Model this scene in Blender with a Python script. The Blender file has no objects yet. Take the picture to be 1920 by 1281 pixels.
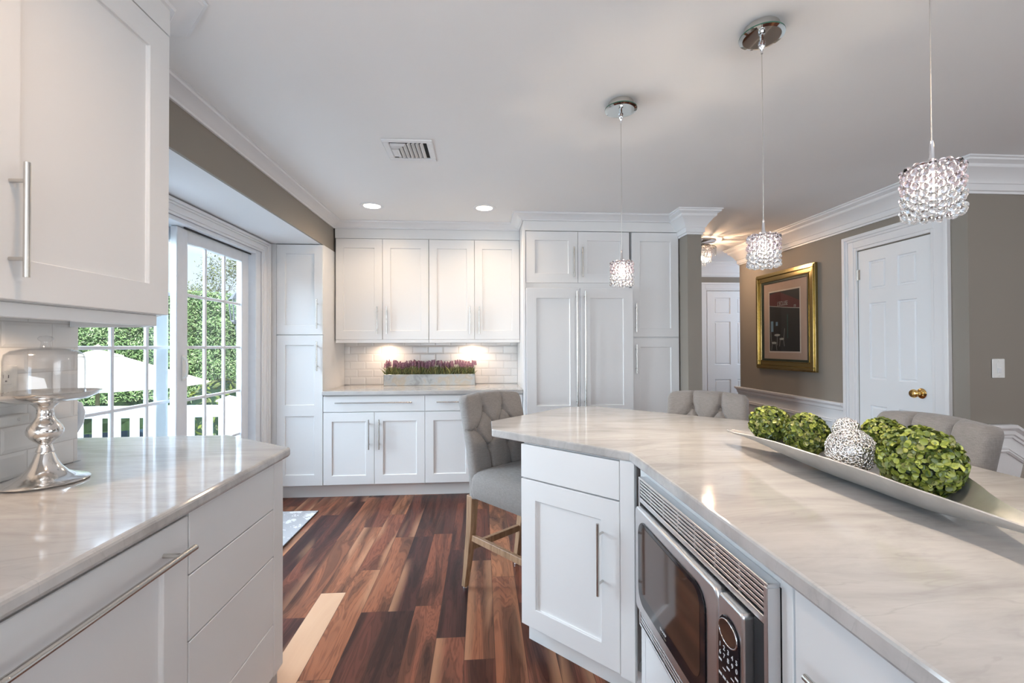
import bpy, bmesh, math, random
from mathutils import Vector, Matrix, noise as mnoise
random.seed(7)
SC = bpy.context.scene
COL = SC.collection
R = math.radians

# ------------------------------------------------------------------ camera
CAM_H = 1.30
FOCAL_PX = 840.0
def make_camera():
    th, pi_, ro = R(3.813), R(0.559), R(-0.2)
    fw = Vector((math.sin(th)*math.cos(pi_), math.cos(th)*math.cos(pi_), math.sin(pi_)))
    r = Vector((math.cos(th), -math.sin(th), 0)); u = r.cross(fw)
    r2 = r*math.cos(ro)+u*math.sin(ro); u2 = -r*math.sin(ro)+u*math.cos(ro)
    cd = bpy.data.cameras.new('camera'); cam = bpy.data.objects.new('camera', cd); COL.objects.link(cam)
    cd.sensor_fit = 'HORIZONTAL'; cd.sensor_width = 36.0; cd.lens = FOCAL_PX/1920*36.0
    cd.clip_start = 0.02; cd.clip_end = 200
    m = Matrix.Identity(4)
    for i in range(3):
        m[i][0] = r2[i]; m[i][1] = u2[i]; m[i][2] = -fw[i]
    m[0][3], m[1][3], m[2][3] = 0, 0, CAM_H
    cam.matrix_world = m; SC.camera = cam
make_camera()

# ------------------------------------------------------------------ world, sun, area lights, exposure
SC.view_settings.view_transform = 'Standard'; SC.view_settings.look = 'None'
SC.view_settings.gamma = 1.0; SC.view_settings.exposure = 0.30
SC.view_settings.use_curve_mapping = False
SC.cycles.use_denoising = True
SC.cycles.max_bounces = 9; SC.cycles.diffuse_bounces = 4; SC.cycles.glossy_bounces = 4
SC.cycles.transmission_bounces = 8; SC.cycles.transparent_max_bounces = 12
SC.cycles.sample_clamp_indirect = 6.0; SC.cycles.caustics_reflective = False; SC.cycles.caustics_refractive = False

def make_world():
    w = bpy.data.worlds.new('sky'); SC.world = w; w.use_nodes = True
    nt = w.node_tree; nt.nodes.clear()
    out = nt.nodes.new('ShaderNodeOutputWorld'); bg = nt.nodes.new('ShaderNodeBackground')
    tc = nt.nodes.new('ShaderNodeTexCoord'); sep = nt.nodes.new('ShaderNodeSeparateXYZ')
    nt.links.new(tc.outputs['Generated'], sep.inputs[0])
    ramp = nt.nodes.new('ShaderNodeValToRGB')
    ramp.color_ramp.elements[0].position = 0.0; ramp.color_ramp.elements[0].color = (0.80, 0.90, 1.0, 1)
    ramp.color_ramp.elements[1].position = 0.6; ramp.color_ramp.elements[1].color = (0.40, 0.62, 1.0, 1)
    nt.links.new(sep.outputs[2], ramp.inputs[0])
    mp = nt.nodes.new('ShaderNodeMapping'); mp.inputs['Scale'].default_value = (2, 2, 6)
    nt.links.new(tc.outputs['Generated'], mp.inputs[0])
    nz = nt.nodes.new('ShaderNodeTexNoise'); nz.inputs['Scale'].default_value = 2.2; nz.inputs['Detail'].default_value = 6
    nt.links.new(mp.outputs[0], nz.inputs['Vector'])
    cr = nt.nodes.new('ShaderNodeValToRGB'); cr.color_ramp.elements[0].position = 0.45; cr.color_ramp.elements[1].position = 0.65
    nt.links.new(nz.outputs[0], cr.inputs[0])
    mx = nt.nodes.new('ShaderNodeMix'); mx.data_type = 'RGBA'
    nt.links.new(cr.outputs[0], mx.inputs[0]); nt.links.new(ramp.outputs[0], mx.inputs[6])
    mx.inputs[7].default_value = (0.95, 0.97, 1.0, 1)
    nt.links.new(mx.outputs[2], bg.inputs[0]); bg.inputs[1].default_value = 1.12
    nt.links.new(bg.outputs[0], out.inputs[0])
make_world()

def light(name, kind, loc, power, color, direction=None, size=None, size_y=None, spot=None, blend=0.5, parent=None):
    ld = bpy.data.lights.new(name, kind); ld.energy = power; ld.color = color
    o = bpy.data.objects.new(name, ld); COL.objects.link(o)
    if parent: o.parent = parent
    o.location = loc
    if direction is not None:
        o.rotation_euler = Vector(direction).to_track_quat('-Z', 'Y').to_euler()
    if kind == 'AREA':
        ld.shape = 'RECTANGLE'; ld.size = size; ld.size_y = size_y or size
    elif kind == 'SUN':
        ld.angle = R(0.6)
    else:
        ld.shadow_soft_size = size or 0.02
    if spot:
        ld.spot_size = R(spot); ld.spot_blend = blend
    return o
WARM = (1.0, 0.73, 0.48); DAY = (0.66, 0.82, 1.0)
light('sun', 'SUN', (0, 0, 8), 8.0, (1.0, 0.95, 0.86), direction=(-0.45, 0.50, -0.74))
light('yard_sky_fill', 'AREA', (-6.2, 3.1, 1.9), 1000, (0.74, 0.87, 1.0), direction=(1.0, 0.0, 0.0), size=5.0, size_y=2.8)  # unseen fill panel in the yard, added to brighten the right wall
light('patio_door_skylight', 'AREA', (-2.75, 2.95, 2.75), 280, DAY, direction=(0.80, 0.0, -0.60), size=2.6, size_y=1.3)
light('rear_fill', 'AREA', (0.4, -2.9, 1.45), 205, (0.90, 0.95, 1.0), direction=(0.0, 1.0, 2.8), size=4.2, size_y=1.9)  # added fill with no window behind it, tilted up to lift the ceiling
light('left_fill', 'AREA', (-1.25, -1.3, 1.55), 30, (0.52, 0.75, 1.0), direction=(1.0, 0.42, 0.02), size=1.7, size_y=1.1)  # blue fill added from behind left, the wall has no window there
light('hall_fill', 'AREA', (4.4, 5.5, 1.6), 16, (0.72, 0.84, 1.0), direction=(-1.0, 0.0, -0.1), size=0.8, size_y=1.6)  # cool fill lamp added to make the hallway door brighter and bluer
light('side_fill', 'AREA', (5.3, -0.6, 1.5), 32, (0.93, 0.96, 1.0), direction=(-1.0, 0.15, 0.0), size=2.4, size_y=1.7)  # made-up side fill, this wall has no opening

# ------------------------------------------------------------------ node helpers
class NB:
    def __init__(s, name):
        s.m = bpy.data.materials.new(name); s.m.use_nodes = True
        s.nt = s.m.node_tree; s.nt.nodes.clear()
        s.out = s.nt.nodes.new('ShaderNodeOutputMaterial')
    def n(s, t, **kw):
        nd = s.nt.nodes.new(t)
        for k, v in kw.items(): setattr(nd, k, v)
        return nd
    def set(s, sock, v):
        if isinstance(v, bpy.types.NodeSocket): s.nt.links.new(v, sock)
        elif isinstance(v, tuple) and len(v) == 3 and sock.type == 'RGBA': sock.default_value = (*v, 1)
        else: sock.default_value = v
    def math(s, op, a, b=None, c=None):
        nd = s.n('ShaderNodeMath', operation=op); s.set(nd.inputs[0], a)
        if b is not None: s.set(nd.inputs[1], b)
        if c is not None: s.set(nd.inputs[2], c)
        return nd.outputs[0]
    def mix(s, f, a, b, blend='MIX'):
        nd = s.n('ShaderNodeMix', data_type='RGBA', blend_type=blend)
        s.set(nd.inputs[0], f); s.set(nd.inputs[6], a); s.set(nd.inputs[7], b); return nd.outputs[2]
    def ramp(s, f, stops, interp='LINEAR'):
        nd = s.n('ShaderNodeValToRGB'); cr = nd.color_ramp; cr.interpolation = interp
        while len(cr.elements) < len(stops): cr.elements.new(0.5)
        for e, (p, c) in zip(cr.elements, stops):
            e.position = p; e.color = (*c, 1) if isinstance(c, tuple) else (c, c, c, 1)
        s.set(nd.inputs[0], f); return nd.outputs[0]
    def pos(s):
        return s.n('ShaderNodeNewGeometry').outputs['Position']
    def obj(s):
        return s.n('ShaderNodeTexCoord').outputs['Object']
    def mapping(s, v, scale=(1, 1, 1), rot=(0, 0, 0), loc=(0, 0, 0)):
        nd = s.n('ShaderNodeMapping'); s.set(nd.inputs[0], v)
        nd.inputs['Scale'].default_value = scale; nd.inputs['Rotation'].default_value = rot; nd.inputs['Location'].default_value = loc
        return nd.outputs[0]
    def noise(s, v, scale, detail=3, rough=0.5, dist=0.0):
        nd = s.n('ShaderNodeTexNoise'); s.set(nd.inputs['Vector'], v)
        nd.inputs['Scale'].default_value = scale; nd.inputs['Detail'].default_value = detail
        nd.inputs['Roughness'].default_value = rough; nd.inputs['Distortion'].default_value = dist
        return nd.outputs[0]
    def xyz(s, v):
        nd = s.n('ShaderNodeSeparateXYZ'); s.set(nd.inputs[0], v); return nd.outputs
    def comb(s, x, y, z):
        nd = s.n('ShaderNodeCombineXYZ'); s.set(nd.inputs[0], x); s.set(nd.inputs[1], y); s.set(nd.inputs[2], z); return nd.outputs[0]
    def bump(s, h, strength, dist=0.01):
        nd = s.n('ShaderNodeBump'); s.set(nd.inputs['Height'], h)
        nd.inputs['Strength'].default_value = strength; nd.inputs['Distance'].default_value = dist
        return nd.outputs[0]
    def bsdf(s, color, rough=0.5, metal=0.0, normal=None, **kw):
        b = s.n('ShaderNodeBsdfPrincipled')
        s.set(b.inputs['Base Color'], color); s.set(b.inputs['Roughness'], rough); s.set(b.inputs['Metallic'], metal)
        if normal is not None: s.nt.links.new(normal, b.inputs['Normal'])
        for k, v in kw.items(): s.set(b.inputs[k.replace('_', ' ')], v)
        return b.outputs[0]
    def done(s, shader):
        s.nt.links.new(shader, s.out.inputs[0]); return s.m

MAT = {}
def paint(name, col, rough=0.4, var=0.03, bump=0.02):
    b = NB(name); p = b.pos()
    f = b.noise(p, 1.3, 2); n2 = b.noise(p, 90, 2)
    c = b.mix(f, tuple(x*(1-var) for x in col), tuple(min(1, x*(1+var)) for x in col))
    MAT[name] = b.done(b.bsdf(c, rough, normal=b.bump(n2, bump, 0.002)))
def metal(name, col, rough, var=0.06, brushed=None):
    b = NB(name); p = b.obj()
    v = b.mapping(p, brushed) if brushed else p
    f = b.noise(v, 40 if brushed else 8, 3)
    r = b.math('ADD', b.math('MULTIPLY', f, var), rough-var/2)
    c = b.mix(f, tuple(x*0.97 for x in col), col)
    MAT[name] = b.done(b.bsdf(c, r, 1.0))
def plain(name, col, rough=0.5, var=0.08, scale=20, **kw):
    b = NB(name); f = b.noise(b.obj(), scale, 3)
    MAT[name] = b.done(b.bsdf(b.mix(f, tuple(x*(1-var) for x in col), col), rough, **kw))
def emit(name, col, strength):
    b = NB(name); e = b.n('ShaderNodeEmission'); f = b.noise(b.obj(), 5, 1)
    b.set(e.inputs[0], b.mix(f, col, tuple(min(1, x*1.02) for x in col))); e.inputs[1].default_value = strength
    MAT[name] = b.done(e.outputs[0])
def thin_glass(name, tint=(1, 1, 1), refl=0.9):
    b = NB(name); t = b.n('ShaderNodeBsdfTransparent'); g = b.n('ShaderNodeBsdfGlossy'); g.inputs['Roughness'].default_value = 0.01
    lw = b.n('ShaderNodeLayerWeight'); lw.inputs[0].default_value = 0.5
    f = b.math('ADD', 0.035, b.math('MULTIPLY', b.math('POWER', lw.outputs['Facing'], 4.0), 0.9))
    wob = b.noise(b.obj(), 3, 1)
    b.set(t.inputs[0], b.mix(wob, tint, tuple(x*0.99 for x in tint)))
    m = b.n('ShaderNodeMixShader'); b.set(m.inputs[0], b.math('MULTIPLY', f, refl))
    b.nt.links.new(t.outputs[0], m.inputs[1]); b.nt.links.new(g.outputs[0], m.inputs[2])
    MAT[name] = b.done(m.outputs[0])

def make_materials():
    paint('white_paint', (0.80, 0.80, 0.80), 0.33)
    paint('trim_paint', (0.82, 0.82, 0.83), 0.38)
    paint('door_paint', (0.84, 0.86, 0.88), 0.38)
    paint('ceiling_paint', (0.89, 0.88, 0.87), 0.8)
    paint('taupe_paint', (0.275, 0.245, 0.21), 0.65)
    paint('drywall_white', (0.78, 0.79, 0.81), 0.7)
    metal('nickel', (0.62, 0.60, 0.57), 0.26)
    metal('steel', (0.74, 0.74, 0.75), 0.30)
    metal('chrome', (0.80, 0.80, 0.82), 0.06, 0.04)
    metal('polished_silver', (0.80, 0.77, 0.74), 0.13, 0.10)
    metal('brass', (0.83, 0.56, 0.20), 0.12, 0.06)
    metal('gold_leaf', (0.50, 0.385, 0.17), 0.2, 0.12)
    metal('silver_core', (0.62, 0.59, 0.57), 0.3, 0.2)
    metal('silver_bead', (0.88, 0.85, 0.83), 0.16, 0.10)
    plain('black_gloss', (0.008, 0.008, 0.012), 0.08)
    plain('black_matte', (0.02, 0.02, 0.022), 0.6)
    plain('dark_void', (0.01, 0.01, 0.01), 0.9)
    plain('white_plastic', (0.82, 0.82, 0.80), 0.35)
    plain('white_ceramic', (0.85, 0.86, 0.88), 0.15)
    plain('white_vinyl', (0.80, 0.83, 0.87), 0.4)
    plain('ivory_mat', (0.55, 0.42, 0.34), 0.8)
    plain('paper_white', (0.72, 0.68, 0.62), 0.8)
    plain('moss_liner', (0.035, 0.05, 0.035), 0.5, 0.5, 60)
    plain('print_dark', (0.018, 0.020, 0.024), 0.5, 0.7, 14)
    plain('print_red', (0.10, 0.015, 0.02), 0.5, 0.4, 30)
    plain('print_teal', (0.02, 0.09, 0.075), 0.5, 0.3, 30)
    plain('print_pale', (0.45, 0.48, 0.46), 0.5, 0.2, 30)
    plain('print_blue', (0.20, 0.36, 0.50), 0.5, 0.2, 30)
    plain('umbrella_cloth', (0.86, 0.85, 0.82), 0.8)
    plain('pale_wood', (0.52, 0.40, 0.26), 0.6)
    plain('blue_board', (0.035, 0.085, 0.16), 0.6, 0.4, 6)
    plain('lawn', (0.05, 0.11, 0.03), 0.9, 0.5, 8)
    plain('deck_board', (0.50, 0.50, 0.50), 0.7, 0.2, 6)
    plain('bark', (0.12, 0.085, 0.06), 0.9, 0.4, 12)
    plain('keypad_white', (0.85, 0.86, 0.88), 0.4)
    plain('display_glass', (0.06, 0.03, 0.02), 0.06)
    thin_glass('window_glass', (0.97, 0.985, 0.98), 0.7)
    thin_glass('dome_glass', (0.97, 0.975, 0.98), 1.0)
    thin_glass('picture_glass', (0.98, 0.98, 0.98), 0.8)
    emit('lamp_disc', (1.0, 0.93, 0.82), 9.0)
    emit('halogen', (1.0, 0.88, 0.74), 130.0)
    emit('puck_lens', (1.0, 0.84, 0.62), 6.0)
    # crystal
    for nm, c in (('crystal', (1, 1, 1)), ('crystal_rose', (1.0, 0.92, 0.935))):
        b = NB(nm); f = b.noise(b.obj(), 30, 1)
        MAT[nm] = b.done(b.bsdf(b.mix(f, c, tuple(x*0.97 for x in c)), 0.02, Transmission_Weight=1.0, IOR=1.55))
    b = NB('mirror_glass'); f = b.noise(b.obj(), 4, 1)
    MAT['mirror_glass'] = b.done(b.bsdf(b.mix(f, (0.72, 0.76, 0.75), (0.75, 0.78, 0.77)), 0.03, 1.0))
    b = NB('glass_edge'); f = b.noise(b.obj(), 4, 1)
    MAT['glass_edge'] = b.done(b.bsdf(b.mix(f, (0.03, 0.10, 0.07), (0.05, 0.14, 0.10)), 0.05))
    # stone worktop: soft streaks
    b = NB('quartzite'); p = b.pos()
    v = b.mapping(p, (2.2, 8.0, 5.0), (0, 0, R(9)))
    big = b.noise(v, 1.0, 7, 0.62, 0.8); fine = b.noise(b.mapping(p, (4, 26, 10), (0, 0, R(9))), 1.4, 5, 0.6, 0.5)
    c = b.ramp(big, [(0.28, (0.335, 0.322, 0.312)), (0.45, (0.44, 0.424, 0.412)), (0.60, (0.515, 0.497, 0.482)), (0.8, (0.46, 0.443, 0.43))])
    vein = b.noise(v, 0.9, 4, 0.55, 1.6)
    vd = b.math('ABSOLUTE', b.math('SUBTRACT', vein, 0.5))
    vm = b.ramp(vd, [(0.0, 1.0), (0.018, 0.0)])
    c = b.mix(b.math('MULTIPLY', vm, b.ramp(fine, [(0.35, 0.0), (0.65, 0.40)])), c, (0.26, 0.245, 0.235))
    c = b.mix(b.ramp(fine, [(0.35, 0.0), (0.7, 0.35)]), c, (0.60, 0.58, 0.565))
    MAT['quartzite'] = b.done(b.bsdf(c, b.ramp(fine, [(0.3, 0.06), (0.7, 0.10)])))
    # walnut plank floor
    b = NB('walnut_floor'); x, y, z = b.xyz(b.pos())
    PW, PL = 0.1285, 0.86
    xs = b.math('DIVIDE', b.math('ADD', x, 0.8495), PW); row = b.math('FLOOR', xs); fx = b.math('FRACT', xs)
    wn = b.n('ShaderNodeTexWhiteNoise', noise_dimensions='1D'); b.set(wn.inputs['W'], b.math('ADD', row, 7.37))
    iszero = b.math('COMPARE', row, 0.0, 0.4)
    off = b.math('MULTIPLY', b.math('MULTIPLY', wn.outputs['Value'], PL), b.math('SUBTRACT', 1.0, iszero))
    ys = b.math('DIVIDE', b.math('ADD', b.math('SUBTRACT', y, 2.432), off), PL); idx = b.math('FLOOR', ys); fy = b.math('FRACT', ys)
    w2 = b.n('ShaderNodeTexWhiteNoise', noise_dimensions='2D'); b.set(w2.inputs['Vector'], b.comb(b.math('MULTIPLY', row, 3.17), b.math('MULTIPLY', idx, 5.71), 0.0))
    idv = w2.outputs['Value']; idc = b.xyz(w2.outputs['Color'])
    gx = b.math('ADD', x, b.math('MULTIPLY', idv, 31.0)); gy = b.math('ADD', y, b.math('MULTIPLY', idc[1], 57.0))
    wide = b.noise(b.comb(b.math('MULTIPLY', gx, 10.0), b.math('MULTIPLY', gy, 1.15), idv), 1.0, 4, 0.5, 0.9)
    rings = b.math('SINE', b.math('MULTIPLY', wide, 95.0))
    fine = b.noise(b.comb(b.math('MULTIPLY', gx, 240.0), b.math('MULTIPLY', gy, 6.0), idv), 1.0, 3, 0.6)
    base = b.ramp(idv, [(0.0, (0.036, 0.013, 0.012)), (0.3, (0.070, 0.024, 0.017)), (0.6, (0.116, 0.041, 0.025)), (0.85, (0.165, 0.066, 0.036)), (1.0, (0.205, 0.092, 0.049))])
    base = b.mix(b.ramp(rings, [(0.0, 0.0), (1.0, 0.55)]), base, b.mix(1.0, base, (0.42, 0.38, 0.38), 'MULTIPLY'))
    base = b.mix(b.ramp(wide, [(0.45, 0.0), (0.58, 0.75)]), base, b.mix(1.0, base, (2.4, 2.2, 2.0), 'MULTIPLY'))
    base = b.mix(b.ramp(wide, [(0.34, 0.85), (0.45, 0.0)]), base, b.mix(1.0, base, (0.38, 0.34, 0.40), 'MULTIPLY'))
    base = b.mix(b.ramp(fine, [(0.35, 0.30), (0.62, 0.0)]), base, b.mix(1.0, base, (0.55, 0.5, 0.5), 'MULTIPLY'))
    sapn = b.noise(b.comb(b.math('MULTIPLY', gx, 5.0), b.math('MULTIPLY', gy, 0.8), b.math('ADD', idv, 4.0)), 1.0, 2, 0.4, 0.4)
    edge = b.math('ABSOLUTE', b.math('SUBTRACT', fx, 0.5))
    sap = b.math('MULTIPLY', b.ramp(sapn, [(0.55, 0.0), (0.61, 1.0)]), b.ramp(edge, [(0.10, 0.0), (0.40, 0.85)]))
    sap = b.math('MULTIPLY', sap, b.ramp(idc[2], [(0.22, 0.0), (0.32, 1.0)]))
    base = b.mix(b.math('MULTIPLY', sap, 0.75), base, (0.46, 0.235, 0.13))
    maple = b.math('MULTIPLY', iszero, b.math('COMPARE', idx, -1.0, 0.4))
    mcol = b.mix(b.ramp(wide, [(0.35, 0.35), (0.62, 0.0)]), (0.66, 0.43, 0.28), (0.50, 0.25, 0.15))
    base = b.mix(maple, base, mcol)
    seam = b.math('MAXIMUM', b.math('MAXIMUM', b.math('LESS_THAN', fx, 0.010), b.math('GREATER_THAN', fx, 0.990)), b.math('LESS_THAN', fy, 0.0022))
    base = b.mix(b.math('MULTIPLY', seam, 0.7), base, (0.03, 0.014, 0.01))
    hgt = b.math('SUBTRACT', b.math('MULTIPLY', fine, 0.15), seam)
    MAT['walnut_floor'] = b.done(b.bsdf(base, b.ramp(fine, [(0.3, 0.30), (0.7, 0.38)]), normal=b.bump(hgt, 0.15, 0.001), Specular_IOR_Level=0.25))
    # linen
    b = NB('linen'); p = b.obj(); px, py, pz = b.xyz(p)
    wx = b.noise(b.mapping(p, (50, 50, 800)), 1.0, 2); wz = b.noise(b.mapping(p, (800, 800, 50)), 1.0, 2)
    wv = b.math('MULTIPLY', b.math('ADD', wx, wz), 0.5)
    c = b.ramp(wv, [(0.33, (0.165, 0.148, 0.138)), (0.5, (0.215, 0.195, 0.183)), (0.67, (0.265, 0.243, 0.229))])
    MAT['linen'] = b.done(b.bsdf(c, 0.85, normal=b.bump(wv, 0.25, 0.002), Sheen_Weight=0.2))
    plain('seam_dark', (0.10, 0.09, 0.085), 0.8)
    # oak legs
    b = NB('oak'); p = b.obj()
    g = b.noise(b.mapping(p, (60, 60, 4)), 1.0, 4, 0.6, 0.6)
    MAT['oak'] = b.done(b.bsdf(b.ramp(g, [(0.3, (0.20, 0.115, 0.062)), (0.55, (0.33, 0.20, 0.115)), (0.75, (0.42, 0.27, 0.165))]), 0.45))
    # subway tile, 3 x 6 in, world aligned in two variants (runs along x / along y)
    for nm, ax in (('tile_along_x', 0), ('tile_along_y', 1)):
        b = NB(nm); q = b.xyz(b.pos()); u_ = q[ax]; w_ = q[2]
        TW, TH = 0.152, 0.076
        rw = b.math('DIVIDE', b.math('SUBTRACT', w_, 0.92), TH); r_ = b.math('FLOOR', rw); fz = b.math('FRACT', rw)
        sh = b.math('MULTIPLY', b.math('MODULO', b.math('ADD', r_, 20.0), 2.0), 0.5)
        ux = b.math('ADD', b.math('DIVIDE', b.math('ADD', u_, 20.0), TW), sh); fu = b.math('FRACT', ux)
        du = b.math('MULTIPLY', b.math('MINIMUM', fu, b.math('SUBTRACT', 1.0, fu)), TW)
        dz = b.math('MULTIPLY', b.math('MINIMUM', fz, b.math('SUBTRACT', 1.0, fz)), TH)
        d = b.math('MINIMUM', du, dz)
        h = b.ramp(b.math('DIVIDE', d, 0.012), [(0.0, 0.0), (0.10, 0.05), (0.14, 0.35), (0.95, 1.0), (1.0, 1.0)])
        g = b.math('LESS_THAN', d, 0.0013)
        wn = b.n('ShaderNodeTexWhiteNoise', noise_dimensions='2D'); b.set(wn.inputs['Vector'], b.comb(b.math('FLOOR', ux), r_, 0.0))
        c = b.mix(wn.outputs['Value'], (0.76, 0.745, 0.73), (0.80, 0.79, 0.775))
        c = b.mix(g, c, (0.66, 0.64, 0.62))
        MAT[nm] = b.done(b.bsdf(c, 0.16, normal=b.bump(h, 0.6, 0.004)))
    # zinc planter
    b = NB('zinc'); p = b.obj(); f = b.noise(p, 9, 5, 0.6, 0.8)
    MAT['zinc'] = b.done(b.bsdf(b.ramp(f, [(0.3, (0.26, 0.27, 0.27)), (0.5, (0.45, 0.47, 0.47)), (0.62, (0.47, 0.42, 0.34)), (0.75, (0.58, 0.58, 0.57))]), 0.45, 0.55))
    # hammered aluminium of the bowl
    b = NB('cast_aluminium'); p = b.obj(); f = b.noise(p, 14, 4, 0.6); h = b.noise(p, 70, 2)
    MAT['cast_aluminium'] = b.done(b.bsdf(b.ramp(f, [(0.3, (0.62, 0.60, 0.575)), (0.7, (0.74, 0.72, 0.69))]), 0.36, 0.75, normal=b.bump(h, 0.10, 0.003)))
    # leaves
    def leafy(name, cols, rough=0.35, trans=0.0):
        b = NB(name); rnd = b.n('ShaderNodeNewGeometry').outputs['Random Per Island']
        c = b.ramp(rnd, [(i/(len(cols)-1), c) for i, c in enumerate(cols)])
        MAT[name] = b.done(b.bsdf(c, rough))
    leafy('boxwood_leaf', [(0.03, 0.055, 0.010), (0.11, 0.15, 0.022), (0.26, 0.30, 0.045), (0.40, 0.43, 0.085), (0.06, 0.095, 0.025), (0.30, 0.29, 0.09)], 0.32)
    leafy('hedge_leaf', [(0.13, 0.28, 0.09), (0.26, 0.44, 0.16), (0.42, 0.58, 0.29), (0.11, 0.24, 0.09), (0.58, 0.68, 0.45)], 0.6)
    leafy('tree_leaf', [(0.10, 0.14, 0.05), (0.22, 0.26, 0.10), (0.16, 0.22, 0.10)], 0.6)
    leafy('lavender_leaf', [(0.10, 0.13, 0.045), (0.20, 0.23, 0.08), (0.40, 0.38, 0.16), (0.06, 0.085, 0.035), (0.26, 0.19, 0.09)], 0.6)
    leafy('lavender_bloom', [(0.26, 0.12, 0.19), (0.38, 0.22, 0.29), (0.19, 0.09, 0.15), (0.46, 0.30, 0.34)], 0.8)
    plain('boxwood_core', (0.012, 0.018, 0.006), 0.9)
    plain('hedge_core', (0.025, 0.07, 0.018), 0.9, 0.5, 4)
    # rug
    b = NB('rug_pile'); p = b.pos()
    vv = b.n('ShaderNodeTexVoronoi', feature='SMOOTH_F1'); b.set(vv.inputs['Vector'], b.mix(0.07, p, b.n('ShaderNodeTexNoise').outputs['Color'], 'ADD'))
    vv.inputs['Scale'].default_value = 8.5; vv.inputs['Smoothness'].default_value = 0.2
    ang = b.noise(b.mapping(p, (1, 1, 1)), 26, 1, 0.4, 2.0)
    m = b.math('LESS_THAN', b.math('ADD', vv.outputs['Distance'], b.math('MULTIPLY', ang, 0.9)), 0.80)
    fz = b.noise(p, 500, 2)
    c = b.mix(m, (0.44, 0.44, 0.46), (0.78, 0.78, 0.78))
    MAT['rug_pile'] = b.done(b.bsdf(b.mix(b.math('MULTIPLY', fz, 0.35), c, (0.30, 0.30, 0.31)), 0.95, normal=b.bump(fz, 0.5, 0.004)))
make_materials()

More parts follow.
